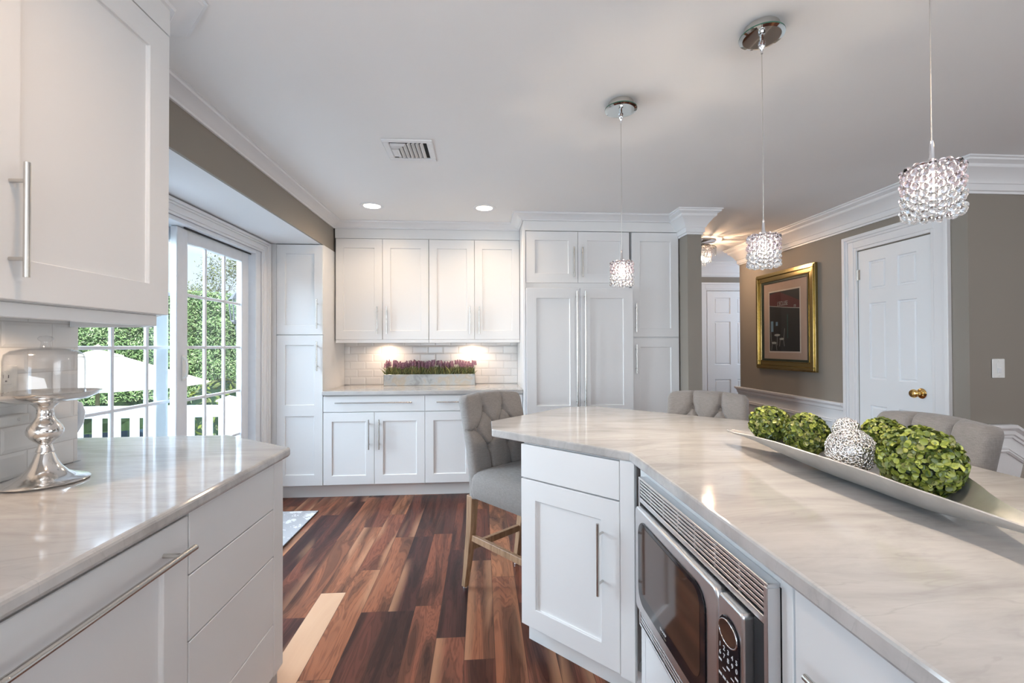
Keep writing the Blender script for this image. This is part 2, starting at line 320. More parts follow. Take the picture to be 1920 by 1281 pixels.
# ------------------------------------------------------------------ mesh helpers
class MB:
    def __init__(s): s.v = []; s.f = []; s.mi = []; s.cur = 0
    def add(s, vs, fs):
        o = len(s.v); s.v += [tuple(p) for p in vs]; s.f += [tuple(i+o for i in f) for f in fs]; s.mi += [s.cur]*len(fs); return s
    def use(s, i): s.cur = i; return s
    def box(s, x0, x1, y0, y1, z0, z1):
        return s.prism([(x0, y0), (x1, y0), (x1, y1), (x0, y1)], z0, z1)
    def prism(s, poly, z0, z1):
        a = sum(poly[i][0]*poly[(i+1) % len(poly)][1]-poly[(i+1) % len(poly)][0]*poly[i][1] for i in range(len(poly)))
        if a < 0: poly = poly[::-1]
        n = len(poly)
        vs = [(x, y, z0) for x, y in poly]+[(x, y, z1) for x, y in poly]
        fs = [tuple(range(n-1, -1, -1)), tuple(range(n, 2*n))]+[(i, (i+1) % n, n+(i+1) % n, n+i) for i in range(n)]
        return s.add(vs, fs)
    def yprism(s, poly, y0, y1):   # polygon in x,z extruded along y
        o = len(s.v); s.prism(poly, y0, y1)
        for i in range(o, len(s.v)):
            x, a, b_ = s.v[i]; s.v[i] = (x, b_, a)
        n0 = len(s.f)-(len(poly)+2)
        for i in range(n0, len(s.f)): s.f[i] = s.f[i][::-1]
        return s
    def tube(s, pts, r, n=10, caps=True):
        pts = [Vector(p) for p in pts]; rs = r if isinstance(r, (list, tuple)) else [r]*len(pts)
        t0 = (pts[1]-pts[0]).normalized(); up = Vector((0, 0, 1)) if abs(t0.z) < 0.9 else Vector((1, 0, 0))
        u = t0.cross(up).normalized(); vs = []
        for i, p in enumerate(pts):
            t = (pts[min(i+1, len(pts)-1)]-pts[max(i-1, 0)]).normalized()
            u = (u-t*u.dot(t)).normalized(); w = t.cross(u)
            for k in range(n):
                a = 2*math.pi*k/n; vs.append(p+(u*math.cos(a)+w*math.sin(a))*rs[i])
        fs = [(i*n+k, i*n+(k+1) % n, (i+1)*n+(k+1) % n, (i+1)*n+k) for i in range(len(pts)-1) for k in range(n)]
        if caps: fs += [tuple(range(n-1, -1, -1)), tuple((len(pts)-1)*n+k for k in range(n))]
        return s.add(vs, fs)
    def lathe(s, prof, n=32, c=(0, 0, 0), close=False):
        vs = []; fs = []; m = len(prof)
        for (r, z) in prof:
            for k in range(n):
                a = 2*math.pi*k/n; vs.append((c[0]+r*math.cos(a), c[1]+r*math.sin(a), c[2]+z))
        for i in range(m-1 if not close else m):
            for k in range(n):
                j = (i+1) % m; fs.append((i*n+k, i*n+(k+1) % n, j*n+(k+1) % n, j*n+k))
        if not close:
            if prof[0][0] > 1e-5: fs.append(tuple(range(n-1, -1, -1)))
            if prof[-1][0] > 1e-5: fs.append(tuple((m-1)*n+k for k in range(n)))
        return s.add(vs, fs)
    def ball(s, c, r, n=12, m=8, sq=(1, 1, 1)):
        prof = [(r*math.sin(math.pi*i/m), -r*math.cos(math.pi*i/m)) for i in range(m+1)]
        o = len(s.v); s.lathe([(max(a, 1e-6), b) for a, b in prof], n)
        for i in range(o, len(s.v)):
            x, y, z = s.v[i]; s.v[i] = (c[0]+x*sq[0], c[1]+y*sq[1], c[2]+z*sq[2])
        return s
    def grid(s, fn, nu, nv):
        vs = [fn(i/nu, j/nv) for i in range(nu+1) for j in range(nv+1)]
        fs = [(i*(nv+1)+j, (i+1)*(nv+1)+j, (i+1)*(nv+1)+j+1, i*(nv+1)+j+1) for i in range(nu) for j in range(nv)]
        return s.add(vs, fs)
    def hf(s, xs, zs, dep, back):
        """panelled front: cell (i,j) sits at depth dep(i,j) behind the face y=0; the slab ends at y=back"""
        nx, nz = len(xs)-1, len(zs)-1
        idx = {}
        def vt(x, y, z):
            k = (round(x, 5), round(y, 5), round(z, 5))
            if k not in idx: idx[k] = len(s.v); s.v.append(k)
            return idx[k]
        def q(*ps):
            ii = [vt(*p) for p in ps]
            if len(set(ii)) > 2: s.f.append(tuple(ii)); s.mi.append(s.cur)
        D = [[dep(i, j) for j in range(nz)] for i in range(nx)]
        for i in range(nx):
            for j in range(nz):
                d = D[i][j]; q((xs[i], d, zs[j]), (xs[i+1], d, zs[j]), (xs[i+1], d, zs[j+1]), (xs[i], d, zs[j+1]))
                dn = D[i+1][j] if i+1 < nx else back
                if dn != d: q((xs[i+1], d, zs[j]), (xs[i+1], dn, zs[j]), (xs[i+1], dn, zs[j+1]), (xs[i+1], d, zs[j+1]))
                if i == 0: q((xs[0], d, zs[j+1]), (xs[0], back, zs[j+1]), (xs[0], back, zs[j]), (xs[0], d, zs[j]))
                dn = D[i][j+1] if j+1 < nz else back
                if dn != d: q((xs[i], d, zs[j+1]), (xs[i+1], d, zs[j+1]), (xs[i+1], dn, zs[j+1]), (xs[i], dn, zs[j+1]))
                if j == 0: q((xs[i+1], d, zs[0]), (xs[i], d, zs[0]), (xs[i], back, zs[0]), (xs[i+1], back, zs[0]))
        q((xs[0], back, zs[0]), (xs[0], back, zs[-1]), (xs[-1], back, zs[-1]), (xs[-1], back, zs[0]))
        return s
    def sweep(s, prof, path, ztop):
        """profile (projection, z offset) swept along an open path, projecting to the right of travel, mitred"""
        n = len(path); offs = []
        for i in range(n):
            d1 = Vector((path[i][0]-path[i-1][0], path[i][1]-path[i-1][1])).normalized() if i > 0 else None
            d2 = Vector((path[i+1][0]-path[i][0], path[i+1][1]-path[i][1])).normalized() if i < n-1 else None
            d1 = d1 or d2; d2 = d2 or d1
            n1 = Vector((d1.y, -d1.x)); n2 = Vector((d2.y, -d2.x)); m = (n1+n2).normalized()
            offs.append(m/max(0.3, m.dot(n1)))
        m = len(prof); vs = []
        for i, (p, o) in enumerate(zip(path, offs)):
            zt = ztop[i] if isinstance(ztop, (list, tuple)) else ztop
            for (a, z) in prof: vs.append((p[0]+o.x*a, p[1]+o.y*a, zt+z))
        fs = [(i*m+k, (i+1)*m+k, (i+1)*m+k+1, i*m+k+1) for i in range(n-1) for k in range(m-1)]
        fs += [tuple(range(m)), tuple((n-1)*m+k for k in range(m-1, -1, -1))]
        return s.add(vs, fs)
    def xf(s, mat):
        s.v = [tuple(mat @ Vector(p)) for p in s.v]; return s
    def build(s, name, mats, parent=None, bevel=0.0, smooth=None, seg=1, label=None, loc=None, fix=False):
        me = bpy.data.meshes.new(name); me.from_pydata(s.v, [], s.f)
        if isinstance(mats, str): mats = [mats]
        for m in mats: me.materials.append(MAT[m])
        if len(mats) > 1: me.polygons.foreach_set('material_index', s.mi)
        if fix:
            bm = bmesh.new(); bm.from_mesh(me); bmesh.ops.recalc_face_normals(bm, faces=bm.faces); bm.to_mesh(me); bm.free()
        me.update()
        o = bpy.data.objects.new(name, me); COL.objects.link(o)
        if parent: o.parent = parent
        if loc: o.location = loc
        if smooth is not None:
            me.polygons.foreach_set('use_smooth', [True]*len(me.polygons)); me.set_sharp_from_angle(angle=R(smooth))
        if bevel:
            md = o.modifiers.new('bevel', 'BEVEL'); md.width = bevel; md.segments = seg; md.limit_method = 'ANGLE'; md.angle_limit = R(40)
        if label: o['label'] = label
        return o

def tag(o, label, cat, group=None, kind=None):
    o['label'] = label; o['category'] = cat
    if group: o['group'] = group
    if kind: o['kind'] = kind
    return o
def thing(name, label, cat, loc=(0, 0, 0), rz=0.0, group=None):
    o = bpy.data.objects.new(name, None); COL.objects.link(o); o.empty_display_size = 0.1
    o.location = loc; o.rotation_euler = (0, 0, rz); return tag(o, label, cat, group)
def struct(o, label, cat='room'):
    return tag(o, label, cat, kind='structure')
def sroot(name, label, cat, loc=(0, 0, 0), rz=0.0):
    o = thing(name, label, cat, loc, rz); o['kind'] = 'structure'; return o
def copy_tree(o, parent=None):
    c = o.copy(); COL.objects.link(c)
    if parent: c.parent = parent
    for ch in list(o.children): copy_tree(ch, c)
    return c
def text_mesh(body, size, parent, name, mat, loc, rot, extrude=0.0004, sx=1.0):
    cu = bpy.data.curves.new(name, 'FONT'); cu.body = body; cu.size = size; cu.extrude = extrude
    cu.align_x = 'CENTER'; cu.align_y = 'CENTER'
    t = bpy.data.objects.new(name, cu); COL.objects.link(t)
    dg = bpy.context.evaluated_depsgraph_get(); me = bpy.data.meshes.new_from_object(t.evaluated_get(dg))
    bpy.data.objects.remove(t); bpy.data.curves.remove(cu)
    me.name = name; me.materials.clear(); me.materials.append(MAT[mat])
    o = bpy.data.objects.new(name, me); COL.objects.link(o)
    if parent: o.parent = parent
    o.location = loc; o.rotation_euler = rot; o.scale = (sx, 1, 1); return o

# ================================================================== THE ROOM
CEIL = 2.44
XL, XBAY, XR = -1.36, -1.80, 3.04      # kitchen left wall, bay wall, right wall
YB = 4.53                              # back wall
CROWN_S = [(0, -0.055), (0.012, -0.055), (0.016, -0.046), (0.034, -0.036), (0.060, -0.018), (0.082, -0.013), (0.086, -0.004), (0.095, -0.003), (0.095, 0)]
CROWN_L = [(0, -0.195), (0.010, -0.195), (0.012, -0.182), (0.022, -0.178), (0.022, -0.140), (0.030, -0.136), (0.034, -0.124), (0.046, -0.105),
           (0.072, -0.070), (0.088, -0.058), (0.092, -0.050), (0.092, -0.040), (0.108, -0.030), (0.118, -0.024), (0.120, -0.014), (0.130, -0.010), (0.130, 0)]
CASING = [(0, 0), (0.018, 0), (0.018, 0.0)]

def build_room():
    struct(MB().box(-2.0, 5.6, -3.1, 6.2, -0.05, 0.0).build('floor', 'walnut_floor'), 'walnut plank floor of mixed brown boards', 'floor')
    struct(MB().box(-1.36, 5.6, -3.1, 6.2, CEIL, CEIL+0.06).build('ceiling', 'ceiling_paint'), 'flat off white ceiling of the kitchen', 'ceiling')
    struct(MB().box(-2.02, -1.375, 1.45, 4.6, 2.175, 2.50).build('ceiling_bay', 'drywall_white'), 'lowered white soffit over the patio door', 'ceiling')
    struct(MB().box(-1.375, XL, -3.1, 4.25, 2.175, CEIL).build('wall_header', 'taupe_paint'), 'taupe header strip under the crown above the patio door', 'wall')
    struct(MB().box(-2.0, 1.745, YB, YB+0.12, 0, CEIL).build('wall_back', 'taupe_paint'), 'back wall behind the white cabinets', 'wall')
    struct(MB().box(-1.356, 0.354, YB-0.008, YB-0.001, 0.921, 1.40).build('wall_backsplash', 'tile_along_x'), 'white bevelled subway tile backsplash behind the lavender box', 'wall')
    struct(MB().box(-2.0, XL-0.012, -3.1, 1.60, 0, CEIL).build('wall_left', 'drywall_white'), 'left wall behind the cake stand counter', 'wall')
    struct(MB().box(XL-0.011, -1.354, -3.1, 1.598, 0.921, 1.42).build('wall_left_backsplash', 'tile_along_y'), 'white subway tile behind the cake stand', 'wall')
    # bay wall with the patio door opening y 2.06..3.78, z 0..2.075
    m = MB(); m.box(-1.96, XBAY, 1.60, 2.06, 0, 2.175); m.box(-1.96, XBAY, 3.78, 4.6, 0, 2.175); m.box(-1.96, XBAY, 2.06, 3.78, 2.075, 2.175)
    struct(m.build('wall_bay', 'drywall_white'), 'white wall around the patio door', 'wall')
    # right wall, opening for door_1
    m = MB(); m.box(XR, XR+0.12, 3.432, 5.10, 0, CEIL); m.box(XR, XR+0.12, 2.605, 2.837, 0, CEIL); m.box(XR, XR+0.12, 2.837, 3.432, 2.055, CEIL)
    m.box(XR+0.12, 3.7, 4.98, 5.10, 0, CEIL)
    struct(m.build('wall_right', 'taupe_paint'), 'taupe wall holding the gold framed print and the white door', 'wall')
    struct(MB().box(XR+0.12, 5.5, 2.605, 2.72, 0, CEIL).build('wall_stair', 'taupe_paint'), 'taupe wall with the light switch', 'wall')
    struct(MB().box(1.747, 1.869, 3.70, 6.0, 0, CEIL).build('wall_pillar', 'taupe_paint'), 'taupe wall end beside the tall cabinet', 'wall')
    struct(MB().box(1.747, 4.6, 6.0, 6.12, 0, CEIL).build('wall_hall', 'taupe_paint'), 'hallway end wall around the far white door', 'wall')
    struct(MB().box(4.5, 4.6, 2.72, 6.0, 0, CEIL).build('wall_hall_side', 'taupe_paint'), 'hallway side wall', 'wall')
    struct(MB().box(5.5, 5.6, -3.1, 2.72, 0, CEIL).build('wall_far_right', 'taupe_paint'), 'far right wall of the breakfast side', 'wall')
    struct(MB().box(-2.0, 5.6, -3.2, -3.1, 0, CEIL).build('wall_rear', 'taupe_paint'), 'rear wall behind the viewer', 'wall')
    # crown mouldings
    m = MB().sweep(CROWN_S, [(XL, -1.0), (XL, 4.2), (0.354, 4.2), (0.354, 3.85), (1.747, 3.85)], CEIL-0.001)
    struct(m.build('trim_1', 'trim_paint', smooth=30, fix=True), 'small white crown over the header and the back cabinets', 'crown moulding')
    m = MB().sweep(CROWN_L, [(1.747, 3.95), (1.747, 3.70), (1.869, 3.70), (1.869, 6.0), (4.5, 6.0)], CEIL-0.001)
    struct(m.build('trim_2', 'trim_paint', smooth=25, fix=True), 'deep white crown round the taupe wall end and hallway', 'crown moulding')
    m = MB().sweep(CROWN_L, [(3.7, 5.10), (XR, 5.10), (XR, 2.605), (5.5, 2.605)], CEIL-0.001)
    struct(m.build('trim_3', 'trim_paint', smooth=25, fix=True), 'deep white crown over the print, door and switch wall', 'crown moulding')
    # frieze boards
    m = MB(); m.box(-1.345, 0.354, 4.203, 4.24, 2.296, 2.39)
    struct(m.build('trim_4', 'white_paint'), 'plain white frieze board over the wall cabinets', 'frieze')
    m = MB(); m.box(0.356, 1.745, 3.853, 3.90, 2.30, 2.39); m.box(0.3565, 0.374, 3.90, 4.50, 2.30, 2.39)
    struct(m.build('trim_5', 'white_paint'), 'plain white frieze board over the refrigerator cabinets', 'frieze')
    # toe kicks
    struct(MB().box(-1.80, 0.354, 3.985, 4.02, 0.0, 0.112).build('trim_6', 'white_paint'), 'white toe kick under the back cabinets', 'toe kick')
    struct(MB().box(0.356, 1.745, 3.93, 3.96, 0.0, 0.10).build('trim_7', 'white_paint'), 'white toe kick under the refrigerator and tall cabinet', 'toe kick')
    struct(MB().prism([(0.205, 1.995), (0.60, 1.60), (0.625, 1.60), (0.625, -0.6), (0.665, -0.6), (0.665, 1.64), (0.245, 2.04)], 0, 0.10).build('trim_8', 'white_paint'), 'white toe kick around the island base', 'toe kick')
    struct(MB().box(-0.85, -0.82, -0.6, 1.70, 0, 0.10).build('trim_9', 'white_paint'), 'white toe kick under the left base cabinets', 'toe kick')
    # chair rail + wainscot on the right wall
    RAIL = [(0, -0.085), (0.010, -0.085), (0.012, -0.070), (0.020, -0.062), (0.022, -0.040), (0.034, -0.024), (0.040, -0.020), (0.042, -0.004), (0.036, 0), (0, 0)]
    PICT = [(0, -0.034), (0.008, -0.034), (0.016, -0.022), (0.010, -0.012), (0.016, -0.006), (0.012, 0), (0, 0)]
    m = MB(); m.box(XR-0.008, XR-0.0005, 3.55, 5.108, 0, 0.80)
    m.sweep(RAIL, [(3.4, 5.108), (XR-0.008, 5.108), (XR-0.008, 3.56)], 0.812)
    m.sweep(PICT, [(XR-0.008, 4.98), (XR-0.008, 3.68)], 0.66); m.sweep(PICT, [(XR-0.008, 4.98), (XR-0.008, 3.68)], 0.16)
    for y in (3.68, 4.98): m.box(XR-0.022, XR-0.008, y-0.016, y+0.016, 0.13, 0.66)
    m.sweep([(0, -0.14), (0.012, -0.14), (0.016, -0.02), (0.008, 0), (0, 0)], [(XR-0.008, 5.1), (XR-0.008, 3.57)], 0.14)
    struct(m.build('trim_10', 'trim_paint', smooth=25, fix=True), 'white chair rail and panelled wainscot under the gold framed print', 'wainscot')
    # stair wainscot on the switch wall: level, then falling away to the right
    path = [(3.06, 2.597), (3.304, 2.597), (4.6, 2.597)]; drop = 0.63
    m = MB(); m.yprism([(3.06, 0.0), (3.06, 0.79), (3.304, 0.79), (4.5, 0.79-drop*1.196), (4.5, 0.0)], 2.598, 2.6045)
    m.sweep(RAIL, path, [0.80, 0.80, 0.80-drop*1.296])
    m.sweep(PICT, [(3.15, 2.597), (3.27, 2.597), (4.2, 2.597)], [0.655, 0.655, 0.655-drop*0.93])
    struct(m.build('trim_11', 'trim_paint', smooth=25, fix=True), 'white stair wainscot with a rail sloping down to the right', 'wainscot')
    m = MB(); m.box(1.869, 1.881, 3.72, 6.0, 0, 0.14); m.box(1.77, 3.05, 5.988, 6.0, 0, 0.14); m.box(1.75, 1.869, 3.688, 3.70, 0, 0.14)
    struct(m.build('baseboard_hall', 'trim_paint', bevel=0.003), 'white baseboard along the hallway', 'baseboard')
    # grey-white corner board strip between the door casing and the wall corner
build_room()

def casing(mb, y0, y1, z0, zt, w, x, sgn, wt=None):
    """stepped door casing round an opening on a wall x=const, projecting by sgn (world coordinates)"""
    wt = wt or w
    def slab(a0, a1, b0, b1, d):
        xs = sorted((x, x+sgn*d)); mb.box(xs[0], xs[1], a0, a1, b0, b1)
    for (i0, i1, d) in ((0.0, 0.18, 0.012), (0.18, 0.62, 0.016), (0.62, 0.78, 0.022), (0.78, 1.0, 0.030)):
        slab(y0-w*i1, y0-w*i0, z0, zt+wt*i1, d); slab(y1+w*i0, y1+w*i1, z0, zt+wt*i1, d)
        slab(y0-w*i0, y1+w*i0, zt+wt*i0, zt+wt*i1, d)

def six_panel(mb, w, h):
    """six-panel door leaf, local x right, z up, face y=0"""
    st, mid = 0.105, 0.10
    pw = (w-2*st-mid)/2; b = 0.016
    xs = [0, st, st+b, st+pw-b, st+pw, st+pw+mid, st+pw+mid+b, w-st-b, w-st, w]
    rows = [(0.22, 0.82), (1.03, 1.62), (1.73, 1.95)]
    zs = [0]
    for a, c in rows: zs += [a, a+b, c-b, c]
    zs += [h]
    def dep(i, j):
        inx = i in (1, 2, 3, 5, 6, 7); inz = j % 4 in (1, 2, 3)
        if not (inx and inz and j not in (0, 4, 8, 12)): return 0.0
        if i in (1, 3, 5, 7) or j % 4 in (1, 3): return 0.010
        return 0.003
    mb.hf(xs, zs, dep, 0.035); return mb

def knob_mb():
    return MB().lathe([(0.001, -0.0), (0.034, 0.0), (0.036, 0.004), (0.030, 0.010), (0.013, 0.016), (0.011, 0.034), (0.016, 0.040), (0.027, 0.050), (0.030, 0.062), (0.024, 0.074), (0.010, 0.079), (0.001, 0.080)], 28)

def build_doors():
    # door_1: right wall, facing -x.  local x -> world -y
    w, h = 0.592, 2.049
    r = sroot('door_1', 'white six panel door with brass knob on the right wall', 'door', (XR+0.001, 3.4305, 0.003), R(-90))
    six_panel(MB(), w, h).build('door_leaf', 'door_paint', r, bevel=0.003)
    k = knob_mb().build('door_knob', 'brass', r, smooth=40, loc=(w-0.075, 0, 0.957), label='polished brass knob'); k.rotation_euler = (R(90), 0, 0)
    for z in (0.25, 1.86): MB().tube([(0.0, -0.006, z-0.045), (0.0, -0.006, z+0.045)], 0.006, 8).box(0.0, 0.02, -0.002, 0.0, z-0.04, z+0.04).build('hinge', 'nickel', r, label='small steel hinge')
    m = MB(); casing(m, 2.832, 3.437, 0, 2.060, 0.125, XR, -1)
    m.box(XR-0.002, XR+0.12, 2.825, 2.8365, 0, 2.06); m.box(XR-0.002, XR+0.12, 3.4325, 3.444, 0, 2.06)
    struct(m.build('trim_12', 'trim_paint', bevel=0.003), 'stepped white casing round the brass knobbed door', 'door casing')
    # door_2: hallway end
    r = sroot('door_2', 'white six panel door at the end of the hallway', 'door', (3.099, 5.985, 0.003), 0)
    six_panel(MB(), 0.76, 2.045).build('door_leaf', 'door_paint', r, bevel=0.003)
    k = knob_mb().build('door_knob', 'brass', r, smooth=40, loc=(0.70, 0, 0.95)); k.rotation_euler = (R(90), 0, 0)
    m = MB()
    for (i0, i1, d) in ((0.0, 0.2, 0.012), (0.2, 0.75, 0.018), (0.75, 1.0, 0.028)):
        W = 0.11
        m.box(3.095-W*i1, 3.095-W*i0, 6-d, 6, 0, 2.055+W*i1); m.box(3.863+W*i0, 3.863+W*i1, 6-d, 6, 0, 2.055+W*i1)
        m.box(3.095-W*i0, 3.863+W*i0, 6-d, 6, 2.055+W*i0, 2.055+W*i1)
    struct(m.build('trim_13', 'trim_paint', bevel=0.003), 'white casing round the hallway door', 'door casing')

def sash(parent, x, y0, y1, z0, z1, stile, top, bottom, my, mz, th, handle=False, name='sash'):
    m = MB()
    m.box(x-th/2, x+th/2, y0, y0+stile, z0, z1); m.box(x-th/2, x+th/2, y1-stile, y1, z0, z1)
    m.box(x-th/2, x+th/2, y0+stile, y1-stile, z1-top, z1); m.box(x-th/2, x+th/2, y0+stile, y1-stile, z0, z0+bottom)
    s = m.build(name, 'white_vinyl', parent, bevel=0.004)
    g = MB(); gy0, gy1, gz0, gz1 = y0+stile, y1-stile, z0+bottom, z1-top
    for y in my: g.box(x-0.009, x+0.009, y-0.010, y+0.010, gz0, gz1)
    for z in mz: g.box(x-0.0085, x+0.0085, gy0, gy1, z-0.010, z+0.010)
    g.build('muntin_grid', 'white_vinyl', s, bevel=0.003)
    MB().box(x-0.003, x+0.003, gy0+0.001, gy1-0.001, gz0+0.001, gz1-0.001).build('pane', 'window_glass', s)
    if handle:
        hy = y0+stile*0.62; hx = x+th/2
        MB().box(hx, hx+0.006, hy-0.018, hy+0.018, 1.09, 1.25).tube([(hx, hy-0.008, 1.10), (hx+0.028, hy-0.012, 1.12), (hx+0.032, hy-0.013, 1.17), (hx+0.028, hy-0.012, 1.22), (hx, hy-0.008, 1.24)], 0.007, 8).build('pull_handle', 'white_plastic', s, bevel=0.003)
    return s

def build_patio_door():
    r = sroot('door_3', 'white sliding patio door with muntin grid panes', 'patio door', (0, 0, 0))
    m = MB()
    m.box(-1.99, -1.80, 2.062, 2.10, 0.0, 2.073); m.box(-1.90, -1.80, 3.70, 3.778, 0.0, 2.073); m.box(-1.99, -1.80, 2.10, 3.70, 2.045, 2.073)
    m.box(-1.99, -1.80, 2.10, 3.70, 0.0, 0.03)
    m.build('jamb_frame', 'white_vinyl', r, bevel=0.003)
    MB().box(-1.845, -1.838, 2.9, 3.70, 2.035, 2.047).build('head_track', 'black_matte', r, label='dark track slot along the door head')
    zs = [0.632, 0.965, 1.297, 1.63]
    sash(r, -1.875, 2.855, 3.695, 0.04, 2.04, 0.100, 0.080, 0.26, [3.165, 3.388], zs, 0.042, True, 'sliding_panel')
    sash(r, -1.940, 2.105, 3.060, 0.04, 2.04, 0.100, 0.080, 0.26, [2.483, 2.728], zs, 0.042, False, 'fixed_panel')
    m = MB(); m.box(-1.985, -1.968, 2.85, 2.955, 0.04, 2.04); m.box(-1.985, -1.968, 2.12, 2.19, 0.04, 2.04); m.box(-1.985, -1.968, 2.12, 2.955, 1.99, 2.04)
    m.build('screen_frame', 'white_vinyl', r, bevel=0.003)
    m = MB(); casing(m, 2.062, 3.778, 0, 2.073, 0.115, XBAY, 1, 0.092)
    struct(m.build('trim_14', 'trim_paint', bevel=0.003), 'stepped white casing round the patio door', 'door casing')
build_doors(); build_patio_door()

# ================================================================== CABINETS
def shaker(w, h, st=0.072, rt=0.078, rb=None, mids=()):
    """door leaf with recessed panel(s); local x right, z up, face y=0"""
    rb = rb or rt; xs = [0, st, w-st, w]; zs = [0, rb]
    for a, c in mids: zs += [a, c]
    zs += [h-rt, h]
    m = MB(); m.hf(xs, zs, lambda i, j: 0.011 if (i == 1 and j % 2 == 1) else 0.0, 0.020); return m
def slab(w, h): return MB().hf([0, w], [0, h], lambda i, j: 0.0, 0.020)
def bar_pull(parent, p, length, vertical=True, r=0.006, out=0.034, label=None):
    """bar pull centred on p (x,z) of the local face y=0"""
    x, z = p; m = MB(); L = length/2; q = L-min(0.045, length*0.16)
    if vertical:
        m.tube([(x, -out, z-L), (x, -out, z+L)], r, 12)
        for s in (-q, q): m.tube([(x, -out, z+s), (x, 0.0, z+s)], r*0.75, 8)
    else:
        m.tube([(x-L, -out, z), (x+L, -out, z)], r, 12)
        for s in (-q, q): m.tube([(x+s, -out, z), (x+s, 0.0, z)], r*0.75, 8)
    return m.build('handle', 'nickel', parent, smooth=40, label=label)
def leaf(root, name, mb, x, z, y=0.0):
    return mb.build(name, 'white_paint', root, bevel=0.0018, loc=(x, y, z))
def hollow(m, x0, x1, y0, y1, z0, z1, t=0.018):
    m.box(x0, x0+t, y0, y1, z0, z1); m.box(x1-t, x1, y0, y1, z0, z1); m.box(x0+t, x1-t, y0, y1, z0, z0+t); m.box(x0+t, x1-t, y0, y1, z1-t, z1)
    m.box(x0+t, x1-t, y1-t, y1, z0+t, z1-t); return m
GAP = 0.0015
def build_back_cabinets():
    F = 3.915
    # tall pantry in the left corner
    X0, X1 = -1.738, -1.354
    c = thing('pantry_cabinet', 'tall narrow white pantry cabinet in the corner beside the patio door', 'cabinet', (X0, F, 0))
    w = X1-X0
    MB().box(0.0, w, 0.021, 0.60, 0.112, 2.172).build('body', 'white_paint', c, bevel=0.001)
    MB().box(-0.060, -GAP, 0.004, 0.03, 0.112, 2.172).build('filler_strip', 'white_paint', c)
    d = leaf(c, 'door', shaker(w-2*GAP, 0.766), GAP, 1.402); bar_pull(d, (w-0.042, 0.175), 0.25)
    d = leaf(c, 'door', shaker(w-2*GAP, 1.278, rt=0.084, rb=0.094, mids=((0.590, 0.687),)), GAP, 0.118); bar_pull(d, (w-0.042, 1.10), 0.25)
    # base units
    def base(x0, x1, label):
        w = x1-x0; c = thing('base_cabinet', label, 'cabinet', (x0, F, 0), 0, 'base cabinets under the lavender counter')
        MB().box(0, w, 0.021, 0.60, 0.112, 0.884).build('body', 'white_paint', c, bevel=0.001)
        d = leaf(c, 'drawer', slab(w-2*GAP, 0.134), GAP, 0.740); bar_pull(d, (w/2, 0.080), 0.645, False)
        h = w/2
        d = leaf(c, 'door', shaker(h-2*GAP, 0.615), GAP, 0.120); bar_pull(d, (h-0.043, 0.43), 0.255)
        d = leaf(c, 'door', shaker(h-2*GAP, 0.615), h+GAP, 0.120); bar_pull(d, (0.043, 0.43), 0.255)
    base(-1.352, -0.494, 'white base cabinet next to the tall pantry, drawer over two doors')
    base(-0.494, 0.353, 'white base cabinet partly behind the front bar stool, beside the refrigerator')
    m = MB().box(-1.353, 0.354, 3.885, YB-0.009, 0.885, 0.920)
    tag(m.build('worktop', 'quartzite', bevel=0.005, seg=2), 'pale stone worktop under the lavender planter', 'worktop')
    # wall units
    FU = 4.200
    def wall_unit(x0, x1, label):
        w = x1-x0; c = thing('wall_cabinet', label, 'cabinet', (x0, FU, 0), 0, 'wall cabinets over the lavender planter')
        MB().box(0, w, 0.021, 0.325, 1.362, 2.297).build('body', 'white_paint', c, bevel=0.001)
        MB().box(0, w, 0.002, 0.022, 1.331, 1.3605).build('light_rail', 'white_paint', c, bevel=0.002)
        h = w/2
        d = leaf(c, 'door', shaker(h-2*GAP, 0.930, rt=0.085, rb=0.082), GAP, 1.362); bar_pull(d, (h-0.043, 0.178), 0.25)
        d = leaf(c, 'door', shaker(h-2*GAP, 0.930, rt=0.085, rb=0.082), h+GAP, 1.362); bar_pull(d, (0.043, 0.178), 0.25)
        return c
    wall_unit(-1.340, -0.494, 'white two door wall cabinet over the left end of the lavender planter')
    wall_unit(-0.492, 0.353, 'white two door wall cabinet next to the refrigerator enclosure')
    # refrigerator and its surround
    c = thing('refrigerator', 'white panelled refrigerator with two very long bar handles', 'refrigerator', (0.374, 3.80, 0))
    w = 0.934; h = w/2
    MB().box(0.004, w-0.004, 0.022, 0.68, 0.105, 1.80).build('body', 'white_paint', c)
    for k in (0, 1):
        d = leaf(c, 'door', shaker(h-2*GAP, 1.095, st=0.088, rt=0.088, rb=0.088), k*h+GAP, 0.70)
        bar_pull(d, (h-0.036 if k == 0 else 0.036, 0.57), 0.99, True, 0.0075, 0.05)
    d = leaf(c, 'freezer_drawer', shaker(w-2*GAP, 0.57, st=0.088, rt=0.088), GAP, 0.12); bar_pull(d, (h, 0.51), 0.8, False, 0.0075, 0.05)
    c = thing('wall_cabinet', 'short white two door cabinet directly over the refrigerator', 'cabinet', (0.358, 3.85, 0))
    MB().box(0.018, 0.936, 0.021, 0.60, 1.806, 2.298).build('body', 'white_paint', c)
    MB().box(-0.002, 0.016, -0.005, 0.675, 0.0, 2.298).build('side_panel', 'white_paint', c)
    for k in (0, 1):
        d = leaf(c, 'door', shaker(0.456, 0.446, st=0.082, rt=0.078), 0.019+k*0.459, 1.848)
        bar_pull(d, (0.456-0.036 if k == 0 else 0.036, 0.176), 0.26)
    c = thing('tall_cabinet', 'tall white two door cabinet between the refrigerator and the taupe wall end', 'cabinet', (1.312, 3.85, 0))
    w = 0.424
    MB().box(0, w+0.008, 0.021, 0.60, 0.105, 2.298).build('body', 'white_paint', c)
    d = leaf(c, 'door', shaker(w-2*GAP, 0.92), GAP, 1.374); bar_pull(d, (0.030, 0.168), 0.25)
